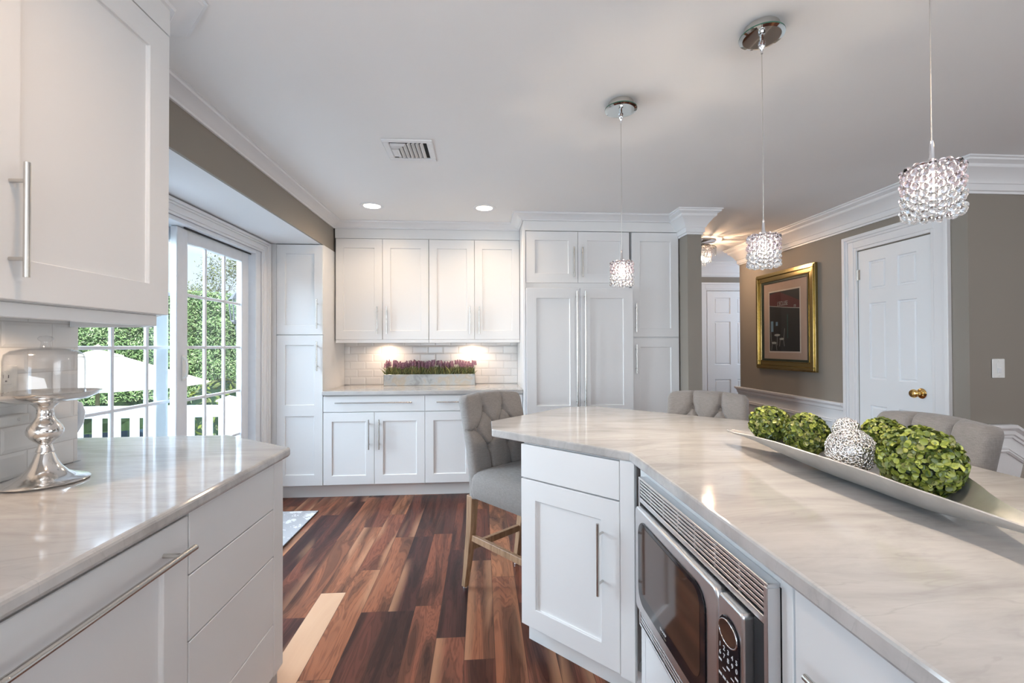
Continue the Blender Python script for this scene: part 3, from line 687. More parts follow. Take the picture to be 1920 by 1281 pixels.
    d = leaf(c, 'door', shaker(w-2*GAP, 1.24), GAP, 0.122); bar_pull(d, (0.030, 1.06), 0.25)
build_back_cabinets()

def build_left_run():
    # faces +x: local x -> world +y, local y -> world -x
    F = -0.755
    c = thing('dishwasher', 'white panelled dishwasher with a full width bar handle under the cake stand counter', 'dishwasher', (F, 0.612, 0), R(90))
    w = 0.598
    MB().box(0.003, w-0.003, 0.022, 0.57, 0.105, 0.868).build('body', 'white_paint', c)
    d = leaf(c, 'door', shaker(w-2*GAP, 0.757, st=0.088, rt=0.096), GAP, 0.110); bar_pull(d, (w/2+0.0, 0.694), 0.505, False, 0.0075, 0.045)
    c = thing('drawer_cabinet', 'white cabinet of four plain drawers without handles at the left counter end', 'cabinet', (F, 1.212, 0), R(90))
    w = 0.545
    MB().box(0.0, w, 0.021, 0.57, 0.105, 0.884).build('body', 'white_paint', c)
    MB().box(0.472, w, -0.0005, 0.0205, 0.105, 0.884).build('end_stile', 'white_paint', c, bevel=0.001)
    for z0, z1 in ((0.110, 0.295), (0.2985, 0.5385), (0.542, 0.7095), (0.713, 0.882)):
        leaf(c, 'drawer', slab(0.470-GAP, z1-z0), GAP, z0)
    c = thing('base_cabinet', 'white base cabinet left of the panelled dishwasher', 'cabinet', (F, -0.40, 0), R(90))
    MB().box(0.0, 1.01, 0.021, 0.57, 0.105, 0.884).build('body', 'white_paint', c)
    for k in (0, 1):
        d = leaf(c, 'door', shaker(0.503, 0.77), 0.001+k*0.505, 0.11); bar_pull(d, (0.46 if k == 0 else 0.043, 0.56), 0.255)
    poly = [(-0.725, -0.6), (-0.725, 1.755), (-1.094, 2.022), (-1.795, 2.012), (-1.795, 1.603), (-1.3535, 1.603), (-1.3535, -0.6)]
    tag(MB().prism(poly, 0.885, 0.920).build('worktop', 'quartzite', bevel=0.010, seg=3), 'pale stone worktop with a clipped corner holding the cake stand', 'worktop')
    # carcass end under the clipped corner
    c = thing('end_cabinet', 'white closed cabinet end under the clipped stone corner by the patio door', 'cabinet', (0, 0, 0))
    MB().prism([(-0.776, 1.759), (-1.10, 1.985), (-1.79, 1.985), (-1.79, 1.61), (-1.335, 1.61), (-1.335, 1.759)], 0.0, 0.884).build('body', 'white_paint', c)
    # wall cabinet above
    G = -1.0; y0 = 0.952
    c = thing('wall_cabinet', 'large white wall cabinet above the cake stand', 'cabinet', (G, y0, 0), R(90))
    w = 1.503-y0
    MB().prism([(-0.9, 0.021), (w, 0.021), (w+0.095, 0.115), (w+0.095, 0.350), (-0.9, 0.350)], 1.40, 2.439).build('body', 'white_paint', c)
    d = leaf(c, 'door', shaker(w-2*GAP, 0.895, st=0.085, rt=0.083, rb=0.091), GAP, 1.402); bar_pull(d, (0.064, 0.170), 0.245)
    d = leaf(c, 'door', shaker(0.60, 0.895, st=0.085, rt=0.083, rb=0.091), -0.601, 1.402)
    rail = MB(); rail.prism([(-0.9, 0.022), (w-0.022, 0.022), (w+0.078, 0.122), (w+0.078, 0.350), (w+0.058, 0.350), (w+0.058, 0.130), (w-0.03, 0.042), (-0.9, 0.042)], 1.366, 1.3995)
    rail.build('light_rail', 'white_paint', c, bevel=0.002)
    MB().box(-0.9, w, 0.0, 0.0205, 2.30, 2.40).build('frieze', 'white_paint', c)
    cr = MB().sweep(CROWN_S, [(-0.9, 0.0), (w, 0.0), (w+0.105, 0.105), (w+0.105, 0.34)], CEIL-0.0015)
    cr.build('crown', 'trim_paint', c, smooth=30, fix=True)
build_left_run()

def build_island():
    top = [(0.043, 2.053), (0.043, 2.275), (0.515, 2.755), (0.70, 2.783), (1.50, 2.015), (1.53, 1.95), (1.545, -0.6), (0.524, -0.6), (0.524, 1.569)]
    tag(MB().prism(top, 0.885, 0.920).build('island_worktop', 'quartzite', bevel=0.006, seg=2), 'large pale stone island top with angled end under the pendants', 'worktop')
    # angled corner unit
    o = (0.165, 1.937); a = R(-45)
    c = thing('corner_cabinet', 'angled white island cabinet with one drawer over one door', 'cabinet', (o[0], o[1], 0), a)
    w = 0.470
    MB().prism([(0.004, 0.021), (w, 0.021), (w+0.02, 0.02), (w+0.02, 0.20), (w-0.05, 0.38), (0.004, 0.38)], 0.100, 0.884).build('body', 'white_paint', c)
    leaf(c, 'drawer', slab(w-2*GAP, 0.142), GAP, 0.735)
    d = leaf(c, 'door', shaker(w-2*GAP, 0.622, st=0.078, rt=0.083, rb=0.083), GAP, 0.107); bar_pull(d, (w-0.073, 0.405), 0.265, True, 0.0058, 0.036)
    MB().box(w, w+0.056, 0.001, 0.022, 0.10, 0.884).build('corner_stile', 'white_paint', c, bevel=0.001)
    # microwave unit, faces -x: local x -> world -y, local y -> world +x
    F = 0.556
    c = thing('microwave_cabinet', 'white island cabinet built round the microwave', 'cabinet', (F, 1.552, 0), R(-90))
    w = 0.778; m = MB()
    m.box(0.0, 0.036, 0.0, 0.57, 0.10, 0.884); m.box(w-0.032, w-GAP, 0.0, 0.57, 0.10, 0.884)
    m.box(0.036, w-0.032, 0.0, 0.57, 0.845, 0.884); m.box(0.036, w-0.032, 0.0, 0.57, 0.335, 0.375); m.box(0.036, w-0.032, 0.022, 0.57, 0.10, 0.118); m.box(0.036, w-0.032, 0.55, 0.57, 0.375, 0.845)
    m.build('body', 'white_paint', c, bevel=0.001)
    leaf(c, 'drawer', slab(w-0.036-0.032-2*GAP, 0.232), 0.036+GAP, 0.100, 0.001)
    # next drawer unit
    c = thing('drawer_cabinet', 'white island drawer cabinet right of the microwave', 'cabinet', (F, 0.772, 0), R(-90))
    w = 0.62
    MB().box(0.0, w, 0.021, 0.57, 0.10, 0.884).build('body', 'white_paint', c)
    for z0, z1 in ((0.105, 0.378), (0.381, 0.656), (0.659, 0.880)):
        d = leaf(c, 'drawer', slab(w-2*GAP, z1-z0), GAP, z0); bar_pull(d, (w/2, (z1-z0)*0.5-0.01), 0.48, False)
    c = thing('base_cabinet', 'white island cabinet at the near end of the island', 'cabinet', (F, 0.150, 0), R(-90))
    MB().box(0.0, 0.72, 0.021, 0.57, 0.10, 0.884).build('body', 'white_paint', c)
    d = leaf(c, 'door', shaker(0.717, 0.775), GAP, 0.105); bar_pull(d, (0.05, 0.55), 0.255)
    tag(MB().box(1.1275, 1.140, -0.56, 1.53, 0.0, 0.884).build('island_back_panel', 'white_paint', bevel=0.001), 'white panel closing the seating side of the island', 'panel')

def build_microwave():
    F = 0.529
    c = thing('microwave', 'built in stainless microwave with black window in the island', 'microwave', (F, 1.497, 0), R(-90))
    W = 0.690; Z0, Z1 = 0.355, 0.854
    MB().box(0.06, W-0.05, 0.05, 0.46, 0.42, 0.79).build('oven_body', 'black_matte', c)
    # trim kit
    m = MB(); m.box(0, W, 0.0, 0.027, 0.846, Z1); m.box(0, W, 0.0, 0.027, Z0, 0.362)
    m.box(0, 0.012, 0.0, 0.027, 0.362, 0.846); m.box(W-0.012, W, 0.0, 0.027, 0.362, 0.846)
    m.box(0.012, W-0.012, 0.0, 0.020, 0.772, 0.788); m.box(0.012, W-0.012, 0.0, 0.020, 0.414, 0.425)
    m.build('trim_frame', 'steel', c, bevel=0.0015)
    MB().box(0.012, W-0.012, 0.0265, 0.0269, 0.37, 0.845).build('shadow_gap', 'dark_void', c)
    for (za, zb, n) in ((0.791, 0.844, 5), (0.365, 0.411, 4)):
        m = MB()
        for k in range(n):
            z = za+(zb-za)*(k+0.5)/n; m.box(0.012, W-0.012, 0.002, 0.014, z-0.0034, z+0.0034)
        for k in range(1, 7):
            x = W*k/7; m.box(x-0.003, x+0.003, 0.004, 0.022, za-0.002, zb+0.002)
        m.build('louvre_grille', 'steel', c, bevel=0.0008)
    # door with rounded corners
    def rrect(x0, x1, z0, z1, r, n=7):
        pts = []
        for cx, cz, a0 in ((x1-r, z0+r, -90), (x1-r, z1-r, 0), (x0+r, z1-r, 90), (x0+r, z0+r, 180)):
            for k in range(n+1):
                a = R(a0+90*k/n); pts.append((cx+r*math.cos(a), cz+r*math.sin(a)))
        return pts
    y0, y1 = -0.018, 0.024
    MB().yprism(rrect(0.016, 0.545, 0.430, 0.766, 0.022), y0, y1).build('door', 'steel', c, bevel=0.006, seg=3, smooth=40)
    MB().yprism(rrect(0.052, 0.495, 0.466, 0.734, 0.050), y0-0.0035, y0-0.0002).build('door_window', 'black_gloss', c, bevel=0.002)
    MB().yprism(rrect(0.078, 0.470, 0.505, 0.722, 0.036), y0-0.0042, y0-0.0036).build('window_screen', 'display_glass', c)
    MB().yprism(rrect(0.548, 0.640, 0.430, 0.766, 0.010), y0, y1).build('control_panel', 'steel', c, bevel=0.005, seg=3, smooth=40)
    MB().yprism(rrect(0.552, 0.630, 0.440, 0.732, 0.036), y0-0.003, y0-0.0002).build('keypad', 'black_gloss', c, bevel=0.002)
    MB().box(0.6405, W-0.0125, 0.004, 0.022, 0.430, 0.766).build('side_strip', 'black_matte', c, bevel=0.002)
    el = [(0.5915+0.033*math.cos(R(a)), 0.700+0.024*math.sin(R(a))) for a in range(0, 360, 10)]
    MB().yprism(el, y0-0.0042, y0-0.0031).build('display', 'display_glass', c)
    ring = [(0.5915+0.034*math.cos(R(a)), y0-0.0036, 0.700+0.025*math.sin(R(a))) for a in range(0, 361, 10)]
    MB().tube(ring, 0.0016, 8, False).build('display_ring', 'chrome', c, smooth=60)
    m = MB()
    xs = [0.561+0.0155*k for k in range(5)]
    for row, (z, hgt) in enumerate(((0.628, 0.008), (0.616, 0.004), (0.598, 0.010), (0.574, 0.006), (0.556, 0.010), (0.534, 0.004), (0.512, 0.008), (0.490, 0.008), (0.470, 0.006))):
        for k, x in enumerate(xs):
            if (row+k) % 2 == 0 or row in (2, 4): m.box(x-0.0055, x+0.0055, y0-0.0036, y0-0.0031, z-hgt/4, z+hgt/4)
    m.build('keypad_marks', 'keypad_white', c)
    t = None
    for row, s in enumerate(('12345', '67890')):
        for k, ch in enumerate(s):
            t = text_mesh(ch, 0.014, c, 'keypad_lettering', 'keypad_white', (xs[k], y0-0.0036, 0.660-0.017*row), (R(90), 0, 0), 0.0003)
    text_mesh('SHARP', 0.011, c, 'door_lettering', 'keypad_white', (0.255, y0-0.0042, 0.489), (R(90), 0, 0), 0.0003, 1.3)
    text_mesh('CAROUSEL', 0.006, c, 'door_lettering', 'nickel', (0.255, y0-0.0042, 0.4775), (R(90), 0, 0), 0.0003, 1.3)
build_island(); build_microwave()

# ================================================================== FIXTURES
def build_ceiling_fixtures():
    def recessed(x, y, label, seen=True):
        t = thing('recessed_light', label, 'ceiling light', (x, y, CEIL), 0, 'recessed ceiling lights' if seen else None)
        MB().lathe([(0.066, -0.002), (0.072, -0.006), (0.092, -0.004), (0.094, -0.0005), (0.066, -0.0005)], 40, close=True).build('trim_ring', 'trim_paint', t, smooth=40)
        MB().lathe([(0.0005, -0.0025), (0.066, -0.0025), (0.066, -0.001), (0.0005, -0.001)], 36).build('lens', 'lamp_disc', t, label='glowing warm white lens')
        light('ceiling_spot', 'SPOT', (0, 0, -0.02), 19, WARM, direction=(0, 0, -1), size=0.07, spot=168, blend=0.8, parent=t)
    recessed(-0.888, 3.69, 'round recessed ceiling light nearest the taupe header')
    recessed(0.021, 3.695, 'round recessed ceiling light nearest the refrigerator crown')
    for x, y, w in ((-0.45, 0.75, 18), (2.3, 0.2, 8)):
        light('ceiling_spot', 'SPOT', (x, y, 2.42), w, (1.0, 0.68, 0.44), direction=(0, 0, -1), size=0.06, spot=168, blend=0.8)  # unseen spots without fixtures, added as warm fill
    # air register
    t = thing('air_vent', 'white louvred air vent set in the ceiling', 'air vent', (-0.413, 2.62, CEIL))
    m = MB(); W, D = 0.140, 0.140; w2, d2 = 0.105, 0.105
    m.box(-W, W, -D, -d2, -0.010, -0.0005); m.box(-W, W, d2, D, -0.010, -0.0005); m.box(-W, -w2, -d2, d2, -0.010, -0.0005); m.box(w2, W, -d2, d2, -0.010, -0.0005)
    m.build('frame', 'trim_paint', t, bevel=0.004)
    MB().box(-w2, w2, -d2, d2, -0.0012, -0.0006).build('duct', 'dark_void', t)
    def blade(pts):
        mb = MB(); mb.sweep([(0, -0.001), (0.003, -0.001), (0.020, -0.012), (0.017, -0.013)], pts, 0.0); return mb
    for k in range(4):
        x = 0.015+k*0.024; blade([(x, 0.100), (x, -0.100)]).build('slat', 'trim_paint', t, fix=True)
    for k in range(3):
        x = -0.010-k*0.024; y = -0.085+k*0.026
        blade([(-0.102, y), (x, y), (x, 0.100)][::-1]).build('slat', 'trim_paint', t, fix=True)
    MB().box(-0.102, -0.062, -0.02, 0.075, -0.011, -0.003).build('deflector', 'trim_paint', t)

def bead_mesh():
    bm = bmesh.new(); bmesh.ops.create_icosphere(bm, subdivisions=2, radius=1.0)
    vs = [tuple(v.co) for v in bm.verts]; fs = [tuple(v.index for v in f.verts) for f in bm.faces]; bm.free(); return vs, fs
BEAD = bead_mesh()
def beads(mb, pts, r, stretch=1.0):
    for p, rr in pts:
        a = random.random()*6.28; ca, sa = math.cos(a), math.sin(a)
        mb.add([(p[0]+(x*ca-y*sa)*rr, p[1]+(x*sa+y*ca)*rr, p[2]+z*rr*stretch) for x, y, z in BEAD[0]], BEAD[1])
def make_pendant(x, y, label, beam):
    t = thing('pendant_light', label, 'pendant light', (x, y, CEIL), 0, 'crystal pendants over the island')
    MB().lathe([(0.0005, -0.0008), (0.056, -0.0008), (0.058, -0.003), (0.058, -0.030), (0.055, -0.031), (0.0005, -0.031)], 40).build('canopy', 'nickel', t, smooth=40)
    m = MB(); m.lathe([(0.0005, -0.0315), (0.074, -0.0315), (0.0745, -0.0335), (0.074, -0.036)], 48)
    g = m.build('glass_disc', 'glass_edge', t, smooth=30, label='bevelled mirror glass disc')
    MB().lathe([(0.074, -0.0362), (0.062, -0.0395), (0.0005, -0.0396)], 48).build('mirror_face', 'mirror_glass', g)
    MB().lathe([(0.0005, -0.040), (0.006, -0.040), (0.006, -0.052), (0.011, -0.054), (0.012, -0.062), (0.008, -0.066), (0.011, -0.069), (0.011, -0.073), (0.006, -0.078), (0.004, -0.096), (0.0005, -0.096)], 20).build('cord_grip', 'chrome', t, smooth=50)
    zt, zb = 1.690-CEIL, 1.578-CEIL
    MB().tube([(0, 0, -0.095), (0.0006, 0, -0.35), (0, 0, zt+0.055)], 0.0013, 8).build('cord', 'nickel', t)
    MB().lathe([(0.0005, zt+0.058), (0.004, zt+0.056), (0.0055, zt+0.02), (0.009, zt+0.012), (0.009, zt-0.012), (0.0005, zt-0.012)], 16).build('socket', 'chrome', t, smooth=50)
    m = MB(); rr = 0.046
    m.tube([(rr*math.cos(a), rr*math.sin(a), zt-0.004) for a in [2*math.pi*k/36 for k in range(37)]], 0.0018, 6, False)
    for a in (0.4, 0.4+math.pi/2): m.tube([(-rr*math.cos(a), -rr*math.sin(a), zt-0.004), (rr*math.cos(a), rr*math.sin(a), zt-0.004)], 0.0013, 6)
    m.build('shade_frame', 'chrome', t)
    NS = 20
    for k in range(NS):
        a = 2*math.pi*(k+0.5)/NS; mb = MB(); off = 0.004 if k % 2 else 0.0
        pts = []
        for j in range(8):
            q = rr+0.0035*(1 if (j+k) % 2 else -1)
            pts.append(((q*math.cos(a), q*math.sin(a), zt-0.003-off-j*0.0146), 0.0078))
        mb.use(0); beads(mb, pts[:4], 0); mb.use(1); beads(mb, pts[4:], 0)
        mb.build('bead_strand', ['crystal_rose', 'crystal'], t, smooth=180)
    MB().lathe([(0.0005, zt-0.012), (0.006, zt-0.014), (0.0075, zt-0.03), (0.0065, zt-0.052), (0.0005, zt-0.056)], 16).build('bulb', 'halogen', t, smooth=60, label='small glowing halogen bulb')
    light('pendant_glow', 'POINT', (0, 0, zt-0.066), 4.0, (1.0, 0.82, 0.64), size=0.008, parent=t).data.specular_factor = 0.0
    light('pendant_beam', 'SPOT', (0, 0, zb-0.012), beam, (1.0, 0.80, 0.60), direction=(0, 0, -1), size=0.010, spot=130, blend=0.6, parent=t).data.specular_factor = 0.0
def build_pendants():
    make_pendant(0.652, 2.051, 'crystal pendant hanging over the far point of the island, before the refrigerator', 9.5)
    make_pendant(1.003, 1.532, 'middle crystal pendant, hanging in front of the gold framed print', 7)
    make_pendant(0.985, 0.915, 'nearest crystal pendant, its shade in front of the white door top', 5)
def build_hall_fixture():
    t = thing('crystal_ceiling_light', 'small crystal ceiling light in the hallway behind the taupe wall end', 'ceiling light', (2.395, 4.75, CEIL))
    m = MB(); m.lathe([(0.0005, -0.0008), (0.15, -0.0008), (0.15, -0.012), (0.0005, -0.020)], 32)
    m.build('ceiling_plate', 'chrome', t, smooth=40)
    m = MB()
    for q, z in ((0.15, -0.075), (0.10, -0.055)):
        m.tube([(q*math.cos(a), q*math.sin(a), z) for a in [2*math.pi*k/24 for k in range(25)]], 0.004, 6, False)
    for k in range(24):
        a = 2*math.pi*k/24+0.05*math.sin(k*5); m.tube([(0.02*math.cos(a), 0.02*math.sin(a), -0.03), (0.15*math.cos(a), 0.15*math.sin(a), -0.075)], 0.0022+0.0016*(k % 3 == 0), 5)  # radial bars added to throw streaks of shade on the ceiling
    m.build('rings_and_streak_bars', 'black_matte', t)
    for ring, (q, n, z0, cnt) in enumerate(((0.15, 22, -0.080, 6), (0.10, 16, -0.075, 11), (0.045, 8, -0.10, 12))):
        for k in range(n):
            a = 2*math.pi*k/n; mb = MB()
            beads(mb, [((q*math.cos(a), q*math.sin(a), z0-j*0.0155), 0.0062) for j in range(cnt)], 0, 1.2)
            mb.build('crystal_strand', 'crystal', t, smooth=180)
    for k in range(3):
        a = 2*math.pi*k/3+0.2
        MB().ball((0.075*math.cos(a), 0.075*math.sin(a), -0.20), 0.014, 12, 8, (1, 1, 1.5)).build('bulb', 'halogen', t, smooth=60)
    light('hall_glow', 'POINT', (0.062, -0.03, -0.155), 8.0, (1.0, 0.60, 0.34), size=0.006, parent=t)
    light('hall_glow_inner', 'POINT', (-0.03, 0.07, -0.23), 8.0, (1.0, 0.64, 0.38), size=0.01, parent=t)
build_ceiling_fixtures(); build_pendants(); build_hall_fixture()

def build_wall_items():
    # gold framed print, local x -> world -y
    t = thing('framed_print', 'gold framed print of a dark cafe front hanging on the taupe wall', 'picture', (XR-0.001, 4.735, 0), R(-90))
    W, Z0, Z1 = 0.872, 1.047, 2.052
    def ring(m, i, w, y0, y1):
        x0, x1, z0, z1 = i, W-i, Z0+i, Z1-i
        m.box(x0, x1, y0, y1, z0, z0+w); m.box(x0, x1, y0, y1, z1-w, z1); m.box(x0, x0+w, y0, y1, z0+w, z1-w); m.box(x1-w, x1, y0, y1, z0+w, z1-w); return m
    f = MB(); ring(f, 0.0, 0.012, -0.030, 0.0); ring(f, 0.012, 0.028, -0.042, 0.0); ring(f, 0.040, 0.040, -0.026, 0.0); ring(f, 0.080, 0.008, -0.032, 0.0)
    f.build('frame', 'gold_leaf', t, bevel=0.004, seg=2)
    ring(MB(), 0.088, 0.022, -0.024, 0.0).build('liner', 'moss_liner', t, bevel=0.002, label='dark green inner liner')
    MB().box(0.108, W-0.108, -0.012, -0.010, Z0+0.108, Z1-0.108).build('mat_board', 'ivory_mat', t)
    x0, x1, z0, z1 = 0.205, 0.652, 1.236, 1.845
    MB().box(x0-0.014, x1+0.014, -0.0135, -0.0122, z0-0.014, z1+0.014).build('paper_edge', 'paper_white', t)
    p = MB(); yq = -0.0142
    p.use(0).box(x0, x1, yq, -0.0136, z0, z1)
    def poly(mi, pts, k=1): p.use(mi).yprism(pts, yq-0.0004*k, yq-0.0002*k+0.0001)
    poly(1, [(x0, z1-0.02), (x0+0.16, z1-0.005), (x1, z1-0.115), (x1, z1-0.19), (x0+0.30, z1-0.175), (x0, z1-0.135)])
    poly(2, [(x0, z1-0.140), (x0+0.30, z1-0.178), (x1, z1-0.193), (x1, z1-0.187), (x0+0.30, z1-0.172), (x0, z1-0.134)], 2)
    poly(3, [(x0+0.27, z0+0.13), (x0+0.285, z0+0.13), (x0+0.285, z1-0.24), (x0+0.27, z1-0.24)])
    poly(4, [(x0+0.02, z0+0.20), (x0+0.06, z0+0.20), (x0+0.06, z0+0.31), (x0+0.02, z0+0.31)])
    poly(4, [(x0+0.10, z0+0.26), (x0+0.13, z0+0.26), (x0+0.13, z0+0.30), (x0+0.10, z0+0.30)])
    for cx, cz, rx, rz in ((x0+0.12, z0+0.165, 0.045, 0.012), (x0+0.07, z0+0.085, 0.04, 0.012), (x0+0.19, z0+0.125, 0.035, 0.011)):
        poly(2, [(cx+rx*math.cos(R(a)), cz+rz*math.sin(R(a))) for a in range(0, 360, 20)], 2)
    for ax, az, bx, bz in ((x0+0.12, z0+0.155, x0+0.12, z0+0.06), (x0+0.04, z0+0.08, x0+0.03, z0+0.01), (x0+0.10, z0+0.08, x0+0.115, z0+0.01), (x0+0.165, z0+0.12, x0+0.155, z0+0.05), (x0+0.215, z0+0.12, x0+0.23, z0+0.05),
                           (x0+0.033, z0+0.09, x0+0.02, z0+0.20), (x0+0.22, z0+0.13, x0+0.235, z0+0.23)):
        poly(2, [(ax-0.002, az), (ax+0.002, az), (bx+0.002, bz), (bx-0.002, bz)], 2)
    pr = p.build('print', ['print_dark', 'print_red', 'print_pale', 'print_teal', 'print_blue'], t, label='dark cafe street scene with a red awning')
    text_mesh("L'ECLUSE", 0.062, pr, 'awning_lettering', 'print_pale', (x0+0.205, yq-0.0012, z1-0.128), (R(90), 0, 0), 0.0002, 0.62)
    text_mesh('m', 0.05, pr, 'awning_lettering', 'print_pale', (x0+0.385, yq-0.0012, z1-0.160), (R(90), 0, 0), 0.0002, 0.8)
    MB().box(0.109, W-0.109, -0.0200, -0.0188, Z0+0.109, Z1-0.109).build('glazing', 'picture_glass', t)
    # light switch
    t = thing('light_switch', 'white rocker light switch on the taupe stair wall', 'light switch', (3.228, 2.604, 1.148))
    MB().box(-0.0425, 0.0425, -0.006, 0, -0.060, 0.060).build('wall_plate', 'white_plastic', t, bevel=0.003)
    MB().yprism([(-0.016, -0.033), (0.016, -0.033), (0.016, 0.033), (-0.016, 0.033)], -0.0085, -0.0062).build('rocker_frame', 'white_plastic', t, bevel=0.001)
    MB().box(-0.012, 0.012, -0.013, -0.0086, -0.028, 0.004).build('rocker', 'white_ceramic', t, bevel=0.002)
    MB().tube([(0, -0.0062, 0.048), (0, -0.0072, 0.048)], 0.003, 10).build('screw', 'nickel', t); MB().tube([(0, -0.0062, -0.048), (0, -0.0072, -0.048)], 0.003, 10).build('screw', 'nickel', t)
    # duplex outlets
    def outlet(loc, rz, label):
        t = thing('power_outlet', label, 'outlet', loc, rz)
        MB().box(-0.036, 0.036, -0.005, 0, -0.058, 0.058).build('wall_plate', 'white_plastic', t, bevel=0.002)
        for dz in (0.024, -0.024):
            r = MB().box(-0.017, 0.017, -0.0075, -0.0052, dz-0.019, dz+0.019).build('receptacle', 'white_plastic', t, bevel=0.001)
            m = MB(); m.box(-0.008, -0.006, -0.0079, -0.0076, dz-0.001, dz+0.009); m.box(0.006, 0.008, -0.0079, -0.0076, dz-0.001, dz+0.008); m.ball((0, -0.0077, dz-0.009), 0.0025, 8, 6)
            m.build('socket_slots', 'dark_void', r)
    outlet((-0.105, YB-0.0085, 1.145), 0, 'white power outlet behind the right end of the lavender planter')
    outlet((-1.3535, 1.362, 1.190), R(90), 'white power outlet on the tile behind the glass dome')
    t = thing('plug_adapter', 'white plug in adapter below the tile outlet, left of the cake stand stem', 'adapter', (-1.3535, 1.355, 1.095), R(90))
    MB().box(-0.05, 0.052, -0.030, 0.0, -0.016, 0.014).build('housing', 'white_plastic', t, bevel=0.005, seg=2)
    MB().tube([(0.02, -0.0302, 0.0), (0.02, -0.0312, 0.0)], 0.004, 10).build('indicator', 'nickel', t)
    # under-cabinet pucks
    def puck(x, y, z, label, p=5.6):
        t = thing('puck_light', label, 'under cabinet light', (x, y, z))
        MB().lathe([(0.0005, 0.0), (0.034, 0.0), (0.036, -0.004), (0.034, -0.014), (0.028, -0.016)], 28).build('housing', 'nickel', t, smooth=40)
        MB().lathe([(0.027, -0.0155), (0.027, -0.0175), (0.0005, -0.0185)], 24).build('lens', 'puck_lens', t, smooth=40)
        light('puck_beam', 'SPOT', (0, 0, -0.022), p, (1.0, 0.72, 0.50), direction=(0, 0.25, -1), size=0.012, spot=150, blend=0.7, parent=t)
    puck(-0.93, 4.36, 1.3615, 'small puck light under the wall cabinet over the left end of the lavender planter')
    puck(-0.10, 4.36, 1.3615, 'small puck light under the wall cabinet over the right end of the lavender planter')
    puck(-1.22, 1.22, 1.3995, 'small puck light under the large wall cabinet over the cake stand', 4.5)
build_wall_items()

